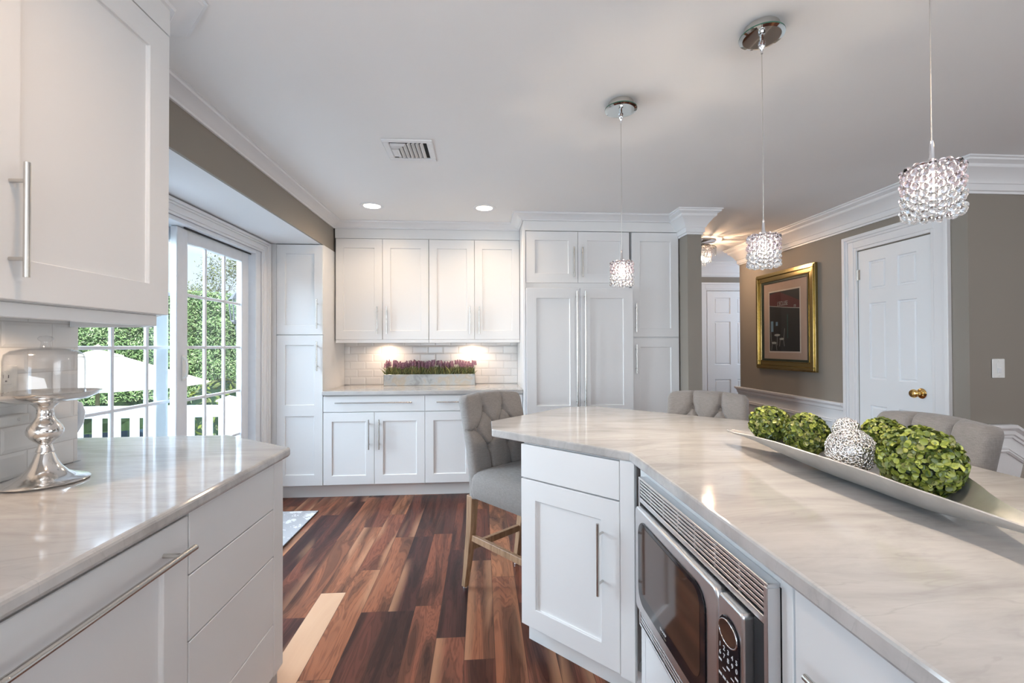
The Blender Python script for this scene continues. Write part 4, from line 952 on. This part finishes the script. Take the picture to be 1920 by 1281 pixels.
# ================================================================== STOOLS
def rrect2(x0, x1, y0, y1, r, n=6):
    pts = []
    for cx, cy, a0 in ((x1-r, y0+r, -90), (x1-r, y1-r, 0), (x0+r, y1-r, 90), (x0+r, y0+r, 180)):
        for k in range(n+1):
            a = R(a0+90*k/n); pts.append((cx+r*math.cos(a), cy+r*math.sin(a)))
    return pts
def make_stool(loc, rz, label):
    t = thing('bar_stool', label, 'bar stool', (*loc, 0), rz, 'button tufted grey bar stools round the island')
    # seat cushion
    m = MB(); rings = []
    for z, i in ((0.512, 0.010), (0.518, 0.002), (0.56, -0.004), (0.605, -0.002), (0.630, 0.006), (0.646, 0.022), (0.656, 0.050), (0.663, 0.095), (0.666, 0.15)):
        rings.append([(x, y, z) for x, y in rrect2(-0.222+i, 0.222-i, 0.030+i, 0.455-i, max(0.02, 0.045-i*0.2), 6)])
    n = len(rings[0]); vs = [p for r_ in rings for p in r_]
    fs = [(a*n+k, a*n+(k+1) % n, (a+1)*n+(k+1) % n, (a+1)*n+k) for a in range(len(rings)-1) for k in range(n)]
    fs += [tuple(range(n-1, -1, -1)), tuple((len(rings)-1)*n+k for k in range(n))]
    m.add(vs, fs).build('seat', 'linen', t, smooth=50)
    # tufted backrest
    HW, ZB, ZT = 0.212, 0.505, 1.040
    btn = [(-0.072, 0.945), (0.072, 0.945), (-0.145, 0.848), (0.0, 0.848), (0.145, 0.848), (-0.072, 0.750), (0.072, 0.750)]
    seg = [((-0.072, 0.945), (-0.145, 0.848)), ((-0.072, 0.945), (0, 0.848)), ((0.072, 0.945), (0, 0.848)), ((0.072, 0.945), (0.145, 0.848)),
           ((-0.145, 0.848), (-0.072, 0.750)), ((0, 0.848), (-0.072, 0.750)), ((0, 0.848), (0.072, 0.750)), ((0.145, 0.848), (0.072, 0.750)),
           ((-0.072, 0.945), (-0.078, 1.06)), ((0.072, 0.945), (0.078, 1.06)), ((-0.072, 0.750), (-0.072, 0.50)), ((0.072, 0.750), (0.072, 0.50)),
           ((-0.145, 0.848), (-0.25, 0.852)), ((0.145, 0.848), (0.25, 0.852))]
    def sd(x, z, a, b):
        dx, dz = b[0]-a[0], b[1]-a[1]; q = max(0, min(1, ((x-a[0])*dx+(z-a[1])*dz)/(dx*dx+dz*dz))); return math.hypot(x-a[0]-q*dx, z-a[1]-q*dz)
    def yc(z): return 0.020-0.105*max(0, (z-0.55)/0.49)**1.35
    def xz(u, v):
        top = ZT-0.010*(2*u-1)**2; z = ZB+(top-ZB)*v; d = top-z; rc = 0.040
        hw = HW-rc+math.sqrt(max(0, rc*rc-(rc-d)**2)) if d < rc else HW
        return (2*u-1)*hw, z
    def rnd(u, v, rho):
        d = min(u*2*HW, (1-u)*2*HW, (1-v)*(ZT-ZB), v*(ZT-ZB)+0.012)
        return rho-math.sqrt(max(0, rho*rho-(rho-d)**2)) if d < rho else 0.0
    def front(u, v):
        x, z = xz(u, v); y = yc(z)+0.038+0.022*(x/HW)**2
        if z > 0.62:
            for b in btn: y -= 0.024*math.exp(-((x-b[0])**2+(z-b[1])**2)/0.018**2)
            y -= 0.013*max(math.exp(-(sd(x, z, a, b)/0.006)**2) for a, b in seg)
            dm = min(sd(x, z, a, b) for a, b in seg); y += 0.010*min(1, dm/0.04)
        return (x, y-rnd(u, v, 0.036), z)
    def rear(u, v):
        x, z = xz(u, v); return (x, yc(z)-0.040+0.022*(x/HW)**2+rnd(u, v, 0.036), z)
    NU, NV = 84, 100
    m = MB(); m.grid(front, NU, NV); n0 = len(m.v); m.grid(rear, NU, NV)
    m.f[len(m.f)//2:] = [f[::-1] for f in m.f[len(m.f)//2:]]
    st = NV+1; bd = [i*st for i in range(NU)]+[NU*st+j for j in range(NV)]+[i*st+NV for i in range(NU, 0, -1)]+[j for j in range(NV, 0, -1)]
    m.f += [(bd[k], bd[(k+1) % len(bd)], n0+bd[(k+1) % len(bd)], n0+bd[k]) for k in range(len(bd))]; m.mi = [0]*len(m.f)
    back = m.build('backrest', 'linen', t, smooth=60, fix=True)
    for x, z in btn:
        MB().ball((x, front((x/HW+1)/2, (z-ZB)/(ZT-ZB))[1]+0.007, z), 0.0115, 14, 9, (1, 0.6, 1)).build('button', 'linen', back, smooth=80)
    # legs, stretchers, glides
    def leg(pts, ws):
        m = MB(); vs = []
        for (x, y, z), w in zip(pts, ws): vs += [(x-w, y-w, z), (x+w, y-w, z), (x+w, y+w, z), (x-w, y+w, z)]
        k = len(pts); fs = [(a*4+j, a*4+(j+1) % 4, (a+1)*4+(j+1) % 4, (a+1)*4+j) for a in range(k-1) for j in range(4)]
        fs += [(3, 2, 1, 0), tuple((k-1)*4+j for j in range(4))]
        l = m.add(vs, fs).build('leg', 'oak', t, bevel=0.003, fix=True)
        x, y, _ = pts[0]; MB().lathe([(0.0005, 0.0005), (0.011, 0.0005), (0.012, 0.004), (0.008, 0.014), (0.0005, 0.014)], 14, (x, y, 0)).build('glide', 'chrome', l, smooth=50, label='small metal foot glide')
    for s in (-1, 1):
        leg([(s*0.190, -0.045, 0.012), (s*0.190, -0.018, 0.16), (s*0.190, 0.010, 0.34), (s*0.190, 0.020, 0.515)], [0.015, 0.018, 0.021, 0.023])
        leg([(s*0.160, 0.428, 0.012), (s*0.192, 0.428, 0.515)], [0.015, 0.021])
        MB().box(s*0.190-0.011, s*0.190+0.011, 0.006, 0.408, 0.275, 0.308).build('stretcher', 'oak', t, bevel=0.002)
    MB().box(-0.178, 0.178, -0.020, 0.004, 0.215, 0.250).build('stretcher', 'oak', t, bevel=0.002)
    MB().box(-0.180, 0.180, 0.413, 0.437, 0.225, 0.260).build('stretcher', 'oak', t, bevel=0.002)
    return t
def build_stools():
    def face(dx, dy): return math.atan2(dy, dx)-math.pi/2
    s1 = make_stool((0.080, 2.517), face(0.640, -0.768), 'tufted grey bar stool at the near left point of the island, wooden legs in view')
    for loc, d, lab in (((1.232, 2.412), (-0.635, -0.773), 'tufted grey bar stool behind the far island edge, in front of the hallway opening'),
                        ((1.612, 1.552), (-1.0, 0.0), 'tufted grey bar stool behind the boxwood bowl, in front of the brass knobbed door'),
                        ((1.612, 1.035), (-1.0, 0.0), 'tufted grey bar stool cut off by the right edge of the photo')):
        c = copy_tree(s1); c.location = (*loc, 0); c.rotation_euler = (0, 0, face(*d)); c['label'] = lab
build_stools()

# ================================================================== THINGS ON THE WORKTOPS
def leaf_quad(mb, p, n, size, mi=0, cup=0.25, asp=0.62):
    n = Vector(n).normalized(); a = n.orthogonal().normalized(); a.rotate(Matrix.Rotation(random.random()*6.283, 3, n)); b = n.cross(a)
    p = Vector(p); L, W = size, size*asp
    vs = [p-a*L*0.5, p-a*L*0.18+b*W*0.42+n*L*cup*0.5, p+a*L*0.22+b*W*0.42+n*L*cup*0.5, p+a*L*0.5+n*L*0.1, p+a*L*0.22-b*W*0.42+n*L*cup*0.5, p-a*L*0.18-b*W*0.42+n*L*cup*0.5, p-a*L*0.18+n*L*cup*0.1, p+a*L*0.22+n*L*cup*0.12]
    mb.use(mi).add(vs, [(0, 6, 1), (1, 6, 7, 2), (2, 7, 3), (0, 5, 6), (5, 4, 7, 6), (4, 3, 7)])
def round_leaf(mb, p, n, size, mi=0, cup=0.22, asp=0.85):
    n = Vector(n).normalized(); a = n.orthogonal().normalized(); a.rotate(Matrix.Rotation(random.random()*6.283, 3, n)); b = n.cross(a); p = Vector(p)
    vs = [p]; L = size*0.5
    for k in range(10):
        t = 2*math.pi*k/10; q = 1.0-0.10*(k == 0)
        vs.append(p+a*(L*q*math.cos(t))+b*(L*asp*math.sin(t))+n*(L*cup*(0.9*abs(math.sin(t))+0.35)))
    mb.use(mi).add(vs, [(0, 1+k, 1+(k+1) % 10) for k in range(10)])
def rand_dir():
    z = random.uniform(-1, 1); a = random.random()*6.283; r = math.sqrt(1-z*z); return Vector((r*math.cos(a), r*math.sin(a), z))
def build_bowl():
    # spine: y, centre x, half width, rim z, bottom z
    K = [(1.660, 0.945, 0.010, 0.978, 0.974), (1.60, 0.958, 0.028, 0.980, 0.973), (1.52, 0.978, 0.045, 0.986, 0.966), (1.44, 1.000, 0.075, 0.992, 0.952), (1.34, 1.022, 0.104, 0.998, 0.938), (1.22, 1.036, 0.122, 1.000, 0.9290),
         (1.10, 1.038, 0.122, 1.000, 0.9285), (1.00, 1.026, 0.106, 0.998, 0.931), (0.92, 1.006, 0.083, 0.994, 0.938), (0.85, 0.988, 0.055, 0.990, 0.950), (0.78, 0.972, 0.036, 0.988, 0.964), (0.70, 0.955, 0.026, 0.990, 0.975), (0.60, 0.938, 0.020, 0.996, 0.986), (0.52, 0.930, 0.008, 1.002, 0.998)]
    def at(t):
        q = t*(len(K)-1); i = min(int(q), len(K)-2); f = q-i
        def cr(c):
            p0, p1, p2, p3 = K[max(i-1, 0)][c], K[i][c], K[i+1][c], K[min(i+2, len(K)-1)][c]
            return 0.5*(2*p1+(p2-p0)*f+(2*p0-5*p1+4*p2-p3)*f*f+(3*p1-p0-3*p2+p3)*f**3)
        return [cr(c) for c in range(5)]
    T = 0.0055
    def inner(u, v):
        y, x, w, zr, zb = at(u); s = 2*v-1; return (x+w*s, y, zb+T+(zr-zb)*abs(s)**2.2)
    def outer(u, v):
        y, x, w, zr, zb = at(u); s = 2*v-1; k = 1-abs(s)**6*0.8; return (x+(w+0.002)*s, y, zb+(zr-zb)*abs(s)**2.2+T*(1-k)*0.7)
    NU, NV = 72, 24; m = MB(); m.grid(inner, NU, NV); n0 = len(m.v); m.grid(outer, NU, NV)
    h = len(m.f)//2; m.f[h:] = [f[::-1] for f in m.f[h:]]
    st = NV+1; bd = [i*st for i in range(NU)]+[NU*st+j for j in range(NV)]+[i*st+NV for i in range(NU, 0, -1)]+[j for j in range(NV, 0, -1)]
    m.f += [(bd[k], bd[(k+1) % len(bd)], n0+bd[(k+1) % len(bd)], n0+bd[k]) for k in range(len(bd))]; m.mi = [0]*len(m.f)
    dz = 0.9215-min(v[2] for v in m.v)
    m.xf(Matrix.Translation((0, 0, dz)))
    o = m.build('leaf_shaped_bowl', 'cast_aluminium', smooth=50, fix=True)
    tag(o, 'long leaf shaped cast metal bowl holding the boxwood and silver balls', 'bowl')
    def boxwood(c, r, label, ls=0.017, n=900, sq=(1, 1, 1)):
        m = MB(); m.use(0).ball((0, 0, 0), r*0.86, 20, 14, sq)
        for k in range(n):
            d = rand_dir(); p = Vector((d.x*sq[0], d.y*sq[1], d.z*sq[2]))*r*random.uniform(0.86, 1.0)
            round_leaf(m, p, d+rand_dir()*0.75, ls*random.uniform(0.65, 1.1), 1, 0.32, random.uniform(0.7, 0.95))
        tag(m.build('boxwood_ball', ['boxwood_core', 'boxwood_leaf'], loc=c, smooth=75), label, 'boxwood ball', 'boxwood balls in the metal bowl')
    boxwood((0.985, 1.480, 1.030), 0.064, 'boxwood ball at the far tip of the metal bowl', 0.0135, 1300, (1, 1, 0.92))
    boxwood((1.018, 1.350, 1.018), 0.064, 'shaded boxwood ball touching the front silver ball from the far side', 0.0145, 1300)
    boxwood((1.046, 1.010, 1.020), 0.082, 'largest and nearest boxwood ball, right of the front silver ball', 0.0165, 2000)
    boxwood((1.126, 1.190, 1.040), 0.052, 'boxwood ball mostly hidden behind the front silver ball and the largest boxwood ball', 0.015, 900)
    def silver(c, r, label):
        m = MB(); n = int(430*(r/0.06)**1.4)
        for k in range(n):
            z = 1-2*(k+0.5)/n; a = k*2.39996; q = math.sqrt(1-z*z); d = (Vector((q*math.cos(a), q*math.sin(a), z))+rand_dir()*0.05).normalized()
            nn = (d+rand_dir()*0.35).normalized(); e1 = nn.orthogonal().normalized(); e2 = nn.cross(e1); R0 = random.uniform(0.0048, 0.0068); R1 = R0*random.uniform(0.7, 1.0)
            ctr = d*(r-0.002)*random.uniform(0.97, 1.0)
            m.tube([ctr+e1*(R0*math.cos(t))+e2*(R1*math.sin(t)) for t in [2*math.pi*j/10 for j in range(11)]], 0.0016, 6, False)
        o = m.build('silver_ball', 'silver_bead', loc=c, smooth=80)
        tag(o, label, 'silver ball', 'silver lattice balls in the metal bowl')
        MB().ball((0, 0, 0), r*0.86, 24, 16).build('inner_shell', 'silver_core', o, smooth=80)
    silver((1.000, 1.157, 1.012), 0.060, 'silver lattice ball in the middle of the metal bowl, in plain view')
    silver((1.072, 1.255, 1.048), 0.036, 'small silver lattice ball peeping out behind the front silver ball')
build_bowl()

def build_counter_items():
    # cake stand
    c = (-1.205, 1.338, 0.9215)
    c = (-1.232, 1.352, 0.9215)
    t = thing('cake_stand', 'polished silver pedestal cake stand on the left worktop', 'cake stand', c)
    MB().lathe([(0.0005, 0.0), (0.094, 0.0), (0.096, 0.003), (0.092, 0.007), (0.072, 0.013), (0.050, 0.024), (0.035, 0.042), (0.025, 0.062), (0.0195, 0.080), (0.0185, 0.0815)], 56).build('base', 'polished_silver', t, smooth=50)
    MB().lathe([(0.0170, 0.0815), (0.0170, 0.084), (0.0195, 0.086), (0.0165, 0.096), (0.0140, 0.104), (0.0140, 0.108), (0.020, 0.114), (0.031, 0.124), (0.038, 0.136), (0.0390, 0.146), (0.035, 0.158), (0.026, 0.170), (0.0205, 0.180), (0.0180, 0.188),
                (0.0190, 0.190), (0.0170, 0.198), (0.0170, 0.206), (0.024, 0.216), (0.030, 0.222), (0.032, 0.2245), (0.0005, 0.2245)], 48).build('stem', 'polished_silver', t, smooth=50)
    MB().lathe([(0.0005, 0.2246), (0.060, 0.2255), (0.092, 0.232), (0.112, 0.243), (0.121, 0.2525), (0.119, 0.2535), (0.106, 0.247), (0.085, 0.2425), (0.0005, 0.2415)], 64).build('plate', 'polished_silver', t, smooth=50)
    d = thing('glass_dome', 'clear glass dome standing on the silver cake stand', 'cake dome', (c[0], c[1], c[2]+0.2432))
    MB().lathe([(0.0825, 0.0), (0.0835, 0.0), (0.0835, 0.098), (0.080, 0.116), (0.068, 0.126), (0.040, 0.1325), (0.014, 0.135), (0.0, 0.135), (0.0, 0.1325), (0.040, 0.1305), (0.067, 0.124), (0.0785, 0.115), (0.0820, 0.0975), (0.0820, 0.0)], 64, close=True).build('bell', 'dome_glass', d, smooth=40)
    MB().lathe([(0.0005, 0.1352), (0.012, 0.1355), (0.0095, 0.143), (0.0095, 0.151), (0.0155, 0.157), (0.0165, 0.162), (0.012, 0.167), (0.0005, 0.169)], 28).build('knob', 'dome_glass', d, smooth=40)
    # pitcher standing past the end of the tile wall
    t = thing('pitcher', 'white pitcher half hidden past the end of the tile wall by the patio door', 'pitcher', (-1.727, 1.900, 0.921), R(48))
    MB().lathe([(0.0005, 0.0), (0.042, 0.0), (0.047, 0.004), (0.052, 0.04), (0.052, 0.10), (0.046, 0.145), (0.043, 0.17), (0.046, 0.180), (0.043, 0.180), (0.040, 0.168), (0.048, 0.10), (0.047, 0.03), (0.0005, 0.008)], 36).build('body', 'white_ceramic', t, smooth=50)
    MB().tube([(0.048, 0, 0.150), (0.075, 0, 0.155), (0.094, 0, 0.143), (0.102, 0, 0.110), (0.098, 0, 0.070), (0.084, 0, 0.036), (0.048, 0, 0.022)], [0.010, 0.011, 0.012, 0.012, 0.012, 0.011, 0.010], 12).build('handle', 'white_ceramic', t, smooth=60)
    # lavender planter
    t = thing('lavender_planter', 'long zinc planter box full of purple lavender on the back worktop', 'planter', (-0.508, 4.435, 0.9205))
    W, D, H = 0.437, 0.058, 0.108
    m = MB(); m.box(-W, W, -D, -D+0.004, 0, H); m.box(-W, W, D-0.004, D, 0, H); m.box(-W, -W+0.004, -D+0.004, D-0.004, 0, H); m.box(W-0.004, W, -D+0.004, D-0.004, 0, H); m.box(-W+0.004, W-0.004, -D+0.004, D-0.004, 0, 0.004)
    m.build('box', 'zinc', t, bevel=0.002)
    MB().box(-W+0.005, W-0.005, -D+0.005, D-0.005, 0.06, 0.088).build('moss', 'boxwood_core', t)
    g = MB(); b = MB()
    def blade(p0, d, L, w):
        p0 = Vector(p0); d = Vector(d).normalized(); s = d.cross(Vector((random.uniform(-1, 1), random.uniform(-1, 1), 0.1))).normalized()*w
        bend = Vector((random.uniform(-1, 1), random.uniform(-1, 1), -0.2))*L*0.22
        p1 = p0+d*L*0.55+bend*0.3; p2 = p0+d*L+bend
        g.add([p0-s*0.6, p0+s*0.6, p1+s, p1-s, p2], [(0, 1, 2, 3), (3, 2, 4)])
    for k in range(1900):
        x = random.uniform(-W+0.012, W-0.012); y = random.uniform(-D+0.008, D-0.008)
        blade((x, y, random.uniform(0.085, 0.125)), (random.gauss(0, 0.38), random.gauss(0, 0.38), 1), random.uniform(0.045, 0.095), random.uniform(0.0022, 0.0042))
    for k in range(260):
        x = random.uniform(-W+0.005, W-0.005)*1.01; y = random.uniform(-D+0.010, D-0.010)
        top = random.uniform(0.205, 0.238)+0.012*math.sin(x*30); lean = (random.gauss(0, 0.010), random.gauss(0, 0.012))
        g.add([(x-0.0007, y, 0.09), (x+0.0007, y, 0.09), (x+lean[0]+0.0007, y+lean[1], top-0.02), (x+lean[0]-0.0007, y+lean[1], top-0.02)], [(0, 1, 2, 3)])
        for j in range(8):
            z = top-0.036+j*0.0052; q = 0.0065*(1-j/9.5)
            for s in range(3):
                a = s*2.1+j+random.random(); px, py = x+lean[0]+q*math.cos(a), y+lean[1]+q*math.sin(a); e = 0.0040
                b.add([(px-e, py, z), (px, py-e, z), (px+e, py, z), (px, py+e, z), (px, py, z+e*1.6), (px, py, z-e)], [(0, 1, 4), (1, 2, 4), (2, 3, 4), (3, 0, 4), (1, 0, 5), (2, 1, 5), (3, 2, 5), (0, 3, 5)])
    go = g.build('lavender_foliage', 'lavender_leaf', t, label='grey green lavender leaves'); go['kind'] = 'stuff'
    bo = b.build('lavender_blooms', 'lavender_bloom', t, label='purple lavender flower spikes'); bo['kind'] = 'stuff'
    # rug
    t = thing('area_rug', 'grey rug with white floral pattern on the floor by the patio door', 'rug', (0, 0, 0))
    MB().box(-1.770, -1.292, 2.16, 3.630, 0.0005, 0.009).build('pile', 'rug_pile', t)
    m = MB(); e = 0.006
    m.box(-1.770-e, -1.292+e, 2.16-e, 2.16, 0.0005, 0.0095); m.box(-1.770-e, -1.292+e, 3.630, 3.630+e, 0.0005, 0.0095); m.box(-1.770-e, -1.770, 2.16, 3.63, 0.0005, 0.0095); m.box(-1.292, -1.292+e, 2.16, 3.63, 0.0005, 0.0095)
    m.build('binding', 'seam_dark', t, bevel=0.002, label='dark bound edge')
build_counter_items()

# ================================================================== OUTSIDE THE PATIO DOOR
GZ = -1.25
def build_outside():
    struct(MB().box(-30, -2.02, -10, 30, GZ-0.1, GZ).build('ground', 'lawn'), 'lawn below the deck', 'ground')
    struct(MB().box(-5.2, -2.02, 0.0, 3.92, -0.16, -0.12).build('deck', 'deck_board'), 'pale deck outside the patio door', 'deck')
    # railing across the deck end, runs along x at y = 3.80
    t = thing('deck_railing', 'white deck railing with square balusters outside the patio door', 'railing', (0, 0, 0))
    y = 3.80
    MB().box(-5.1, -2.117, y-0.035, y+0.035, 0.735, 0.825).build('top_rail', 'white_vinyl', t, bevel=0.006)
    MB().box(-5.1, -2.117, y-0.022, y+0.022, -0.02, 0.04).build('bottom_rail', 'white_vinyl', t, bevel=0.004)
    def post(x):
        p = MB().box(x-0.057, x+0.057, y-0.057, y+0.057, -0.119, 0.86).build('post', 'white_vinyl', t, bevel=0.004)
        m = MB(); m.box(x-0.068, x+0.068, y-0.068, y+0.068, 0.8605, 0.875)
        m.add([(x-0.062, y-0.062, 0.875), (x+0.062, y-0.062, 0.875), (x+0.062, y+0.062, 0.875), (x-0.062, y+0.062, 0.875), (x, y, 0.905)], [(0, 1, 4), (1, 2, 4), (2, 3, 4), (3, 0, 4)])
        m.build('post_cap', 'white_vinyl', p)
    post(-2.055); post(-5.15)
    x = -2.22
    while x > -5.05:
        MB().box(x-0.027, x+0.027, y-0.016, y+0.016, 0.04, 0.735).build('baluster', 'white_vinyl', t, bevel=0.002); x -= 0.142
    # umbrella in the lower yard
    t = thing('patio_umbrella', 'big white patio umbrella open in the yard outside the patio door', 'umbrella', (-6.86, 8.49, GZ), R(20))
    MB().tube([(0, 0, 0.0005), (0, 0, 2.40)], 0.030, 14).build('pole', 'pale_wood', t, smooth=40)
    RR, z0, z1 = 1.75, 1.86, 2.45; N = 8; m = MB(); vs = []; fs = []
    rings = [(0.0, 1.0), (0.16, 0.93), (0.5, 0.55), (0.8, 0.23), (1.0, 0.0)]
    for q, h in rings:
        for k in range(N*4):
            a = 2*math.pi*k/(N*4); e = math.cos(math.pi/N)/math.cos((a % (2*math.pi/N))-math.pi/N)
            vs.append((max(q, 0.004)*RR*e*math.cos(a), max(q, 0.004)*RR*e*math.sin(a), z0+(z1-z0)*h-0.03*q*(1-abs((k % 4)-2)/2)*0.3))
    n = N*4
    for i in range(len(rings)-1): fs += [(i*n+k, i*n+(k+1) % n, (i+1)*n+(k+1) % n, (i+1)*n+k) for k in range(n)]
    m.add(vs, fs); o = m.build('canopy', 'umbrella_cloth', t, smooth=30); s = o.modifiers.new('cloth', 'SOLIDIFY'); s.thickness = 0.004
    m = MB()
    for k in range(n):
        a = 2*math.pi*k/n; m.v += [(0.06*math.cos(a), 0.06*math.sin(a), z1+0.05), (0.36*math.cos(a), 0.36*math.sin(a), z1-0.055)]
    m.f = [(2*k, 2*k+1, 2*((k+1) % n)+1, 2*((k+1) % n)) for k in range(n)]; m.mi = [0]*n
    o = m.build('wind_cap', 'umbrella_cloth', t, smooth=30); s = o.modifiers.new('cloth', 'SOLIDIFY'); s.thickness = 0.004
    MB().ball((0, 0, z1+0.09), 0.05, 16, 10, (1, 1, 1.2)).build('finial', 'umbrella_cloth', t, smooth=60)
    for k in range(N):
        a = 2*math.pi*(k)/N
        MB().tube([(0.02*math.cos(a), 0.02*math.sin(a), z1-0.08), (RR*0.98*math.cos(a), RR*0.98*math.sin(a), z0-0.012)], 0.010, 6).build('rib', 'pale_wood', t)
    # hedge wall, set square to the view through the door
    def hedge(p0, p1, zt, depth, label, nleaf, ls):
        p0, p1 = Vector(p0), Vector(p1); d = (p1-p0); L = d.length; d.normalize(); nrm = Vector((d.y, -d.x, 0))
        if nrm.dot(Vector((0, 0, 0))-p0) < 0: nrm = -nrm
        m = MB(); NU, NV = int(L/0.25), 18
        def surf(u, v):
            z = GZ+(zt-GZ)*v; q = p0+d*(L*u); b = 0.28*mnoise.noise(Vector((q.x*0.9, q.y*0.9, z*1.1)))+0.12*mnoise.noise(Vector((q.x*2.7, q.y*2.7, z*2.7)))
            taper = -0.35*max(0, v-0.75)*4*max(0, v-0.75)
            zz = z+(0.25*mnoise.noise(Vector((q.x*0.8, q.y*0.8, 5)))+0.1)*v
            return q+nrm*(b+taper)+Vector((0, 0, zz-z+0.0))+Vector((0, 0, z))
        m.use(0).grid(lambda u, v: tuple(surf(u, v)), NU, NV)
        top = [surf(i/NU, 1.0) for i in range(NU+1)]; o0 = len(m.v)
        for p in top: m.v += [tuple(p), tuple(p-nrm*depth), (p.x-nrm.x*depth, p.y-nrm.y*depth, GZ)]
        for i in range(NU):
            a = o0+3*i; m.f += [(a, a+1, a+4, a+3), (a+1, a+2, a+5, a+4)]; m.mi += [0, 0]
        for k in range(nleaf):
            u, v = random.random(), random.uniform(0.30, 1.03); p = surf(u, min(v, 1.0))+nrm*random.uniform(-0.05, 0.10)+Vector((0, 0, max(0, v-1)*3))
            n = nrm*0.5+Vector((0, 0, 0.55))+rand_dir()*0.8
            leaf_quad(m, p, n, ls*random.uniform(0.6, 1.3), 1, 0.15, 0.30)
        tag(m.build('hedge', ['hedge_core', 'hedge_leaf']), label, 'hedge')
    hedge((-13.75, 8.7, 0), (-3.75, 15.9, 0), 2.62, 1.5, 'tall clipped green hedge beyond the white deck railing', 62000, 0.075)
    # low blue board fence in front of the hedge
    t = thing('board_fence', 'low dark blue board fence in front of the hedge', 'fence', (0, 0, 0))
    a, b = Vector((-14.6, 6.2, 0)), Vector((-4.6, 13.4, 0)); d = (b-a).normalized(); n = int((b-a).length/0.16)
    m = MB()
    for k in range(n):
        p = a+d*(k*0.16); q = p+d*0.15; w = Vector((d.y, -d.x, 0))*0.02
        m.prism([(p.x, p.y), (q.x, q.y), (q.x+w.x, q.y+w.y), (p.x+w.x, p.y+w.y)], GZ, -0.62+0.01*(k % 2))
    m.build('boards', 'blue_board', t)
    # round shrub
    m = MB(); m.use(0).ball((0, 0, 0.9), 0.9, 18, 12, (0.8, 0.8, 1.15))
    for k in range(1500):
        dd = rand_dir(); leaf_quad(m, (dd.x*0.74, dd.y*0.74, 0.9+dd.z*1.05), dd+rand_dir()*0.7, 0.10*random.uniform(0.6, 1.3), 1, 0.2, 0.4)
    tag(m.build('round_shrub', ['hedge_core', 'boxwood_leaf'], loc=(-4.75, 8.6, GZ)), 'rounded yellow green shrub before the hedge, behind the railing post', 'shrub')
    # open crowned trees against the sky
    def tree(loc, h, seed, label):
        random.seed(seed); t = thing('tree', label, 'tree', loc); m = MB(); tips = []
        def grow(p, d, L, r, lv):
            pts = [p]; dd = Vector(d)
            for k in range(4):
                dd = (dd+rand_dir()*0.22+Vector((0, 0, 0.05))).normalized(); pts.append(pts[-1]+dd*L/4)
            m.tube(pts, [r*(1-0.14*k) for k in range(5)], 6)
            if lv == 0: tips.extend(pts[1:]); return
            for k in range(3 if lv > 1 else 4):
                s = pts[random.choice((2, 3, 4))]; grow(s, (dd*0.7+rand_dir()*0.8+Vector((0, 0, 0.15))).normalized(), L*0.72, r*0.52, lv-1)
        grow(Vector((0, 0, 0)), Vector((0, 0, 1)), h*0.42, h*0.015, 5)
        m.build('trunk', 'bark', t, smooth=50)
        f = MB()
        for p in tips:
            for k in range(12): leaf_quad(f, p+rand_dir()*0.55*random.random(), rand_dir()+Vector((0, 0, 0.6)), 0.085*random.uniform(0.6, 1.3), 0, 0.15, 0.5)
        f.build('foliage', 'tree_leaf', t); random.seed(11)
    tree((-18.0, 20.0, GZ), 9.0, 3, 'open branched tree rising over the hedge, left of the other tree')
    tree((-11.8, 25.0, GZ), 9.0, 5, 'open branched tree rising over the hedge nearest the wall lantern')
    # wall lantern on the house wall just past the door
    t = thing('wall_lantern', 'dark metal wall lantern outside the patio door', 'lantern', (-2.15, 4.10, 1.50))
    m = MB(); s = 0.055
    m.lathe([(0.0005, 0.0), (0.03, 0.0), (0.055, 0.02), (0.060, 0.035)], 4); m.lathe([(0.085, 0.215), (0.060, 0.245), (0.025, 0.275), (0.012, 0.30), (0.0005, 0.305)], 4)
    for k in range(4):
        a = math.pi/2*k; m.tube([(0.056*math.cos(a), 0.056*math.sin(a), 0.03), (0.078*math.cos(a), 0.078*math.sin(a), 0.22)], 0.005, 6)
    m.build('cage', 'black_matte', t)
    MB().lathe([(0.050, 0.036), (0.072, 0.214)], 4).build('panes', 'window_glass', t)
    m = MB(); m.tube([(0, 0, 0.30), (0.02, 0, 0.36), (0.08, 0, 0.40), (0.125, 0, 0.36)], 0.009, 8); m.box(0.120, 0.134, -0.05, 0.05, 0.26, 0.46); m.tube([(0, 0, 0.0), (-0.02, 0, -0.03), (-0.01, 0, -0.055), (0.015, 0, -0.05)], 0.005, 6)
    m.build('wall_bracket', 'black_matte', t)
    struct(MB().box(-1.97, -1.85, -3.0, 9.0, 2.51, 5.6).build('wall_sun_screen', 'white_vinyl'), 'unseen house wall added over the patio door to shade the railing', 'wall')  # out of view, put up to keep the sun off the deck railing
    struct(MB().box(-2.02, -1.965, 4.0, 7.0, GZ, 2.5).build('wall_outside', 'white_vinyl'), 'outer house wall past the patio door', 'wall')
build_outside()
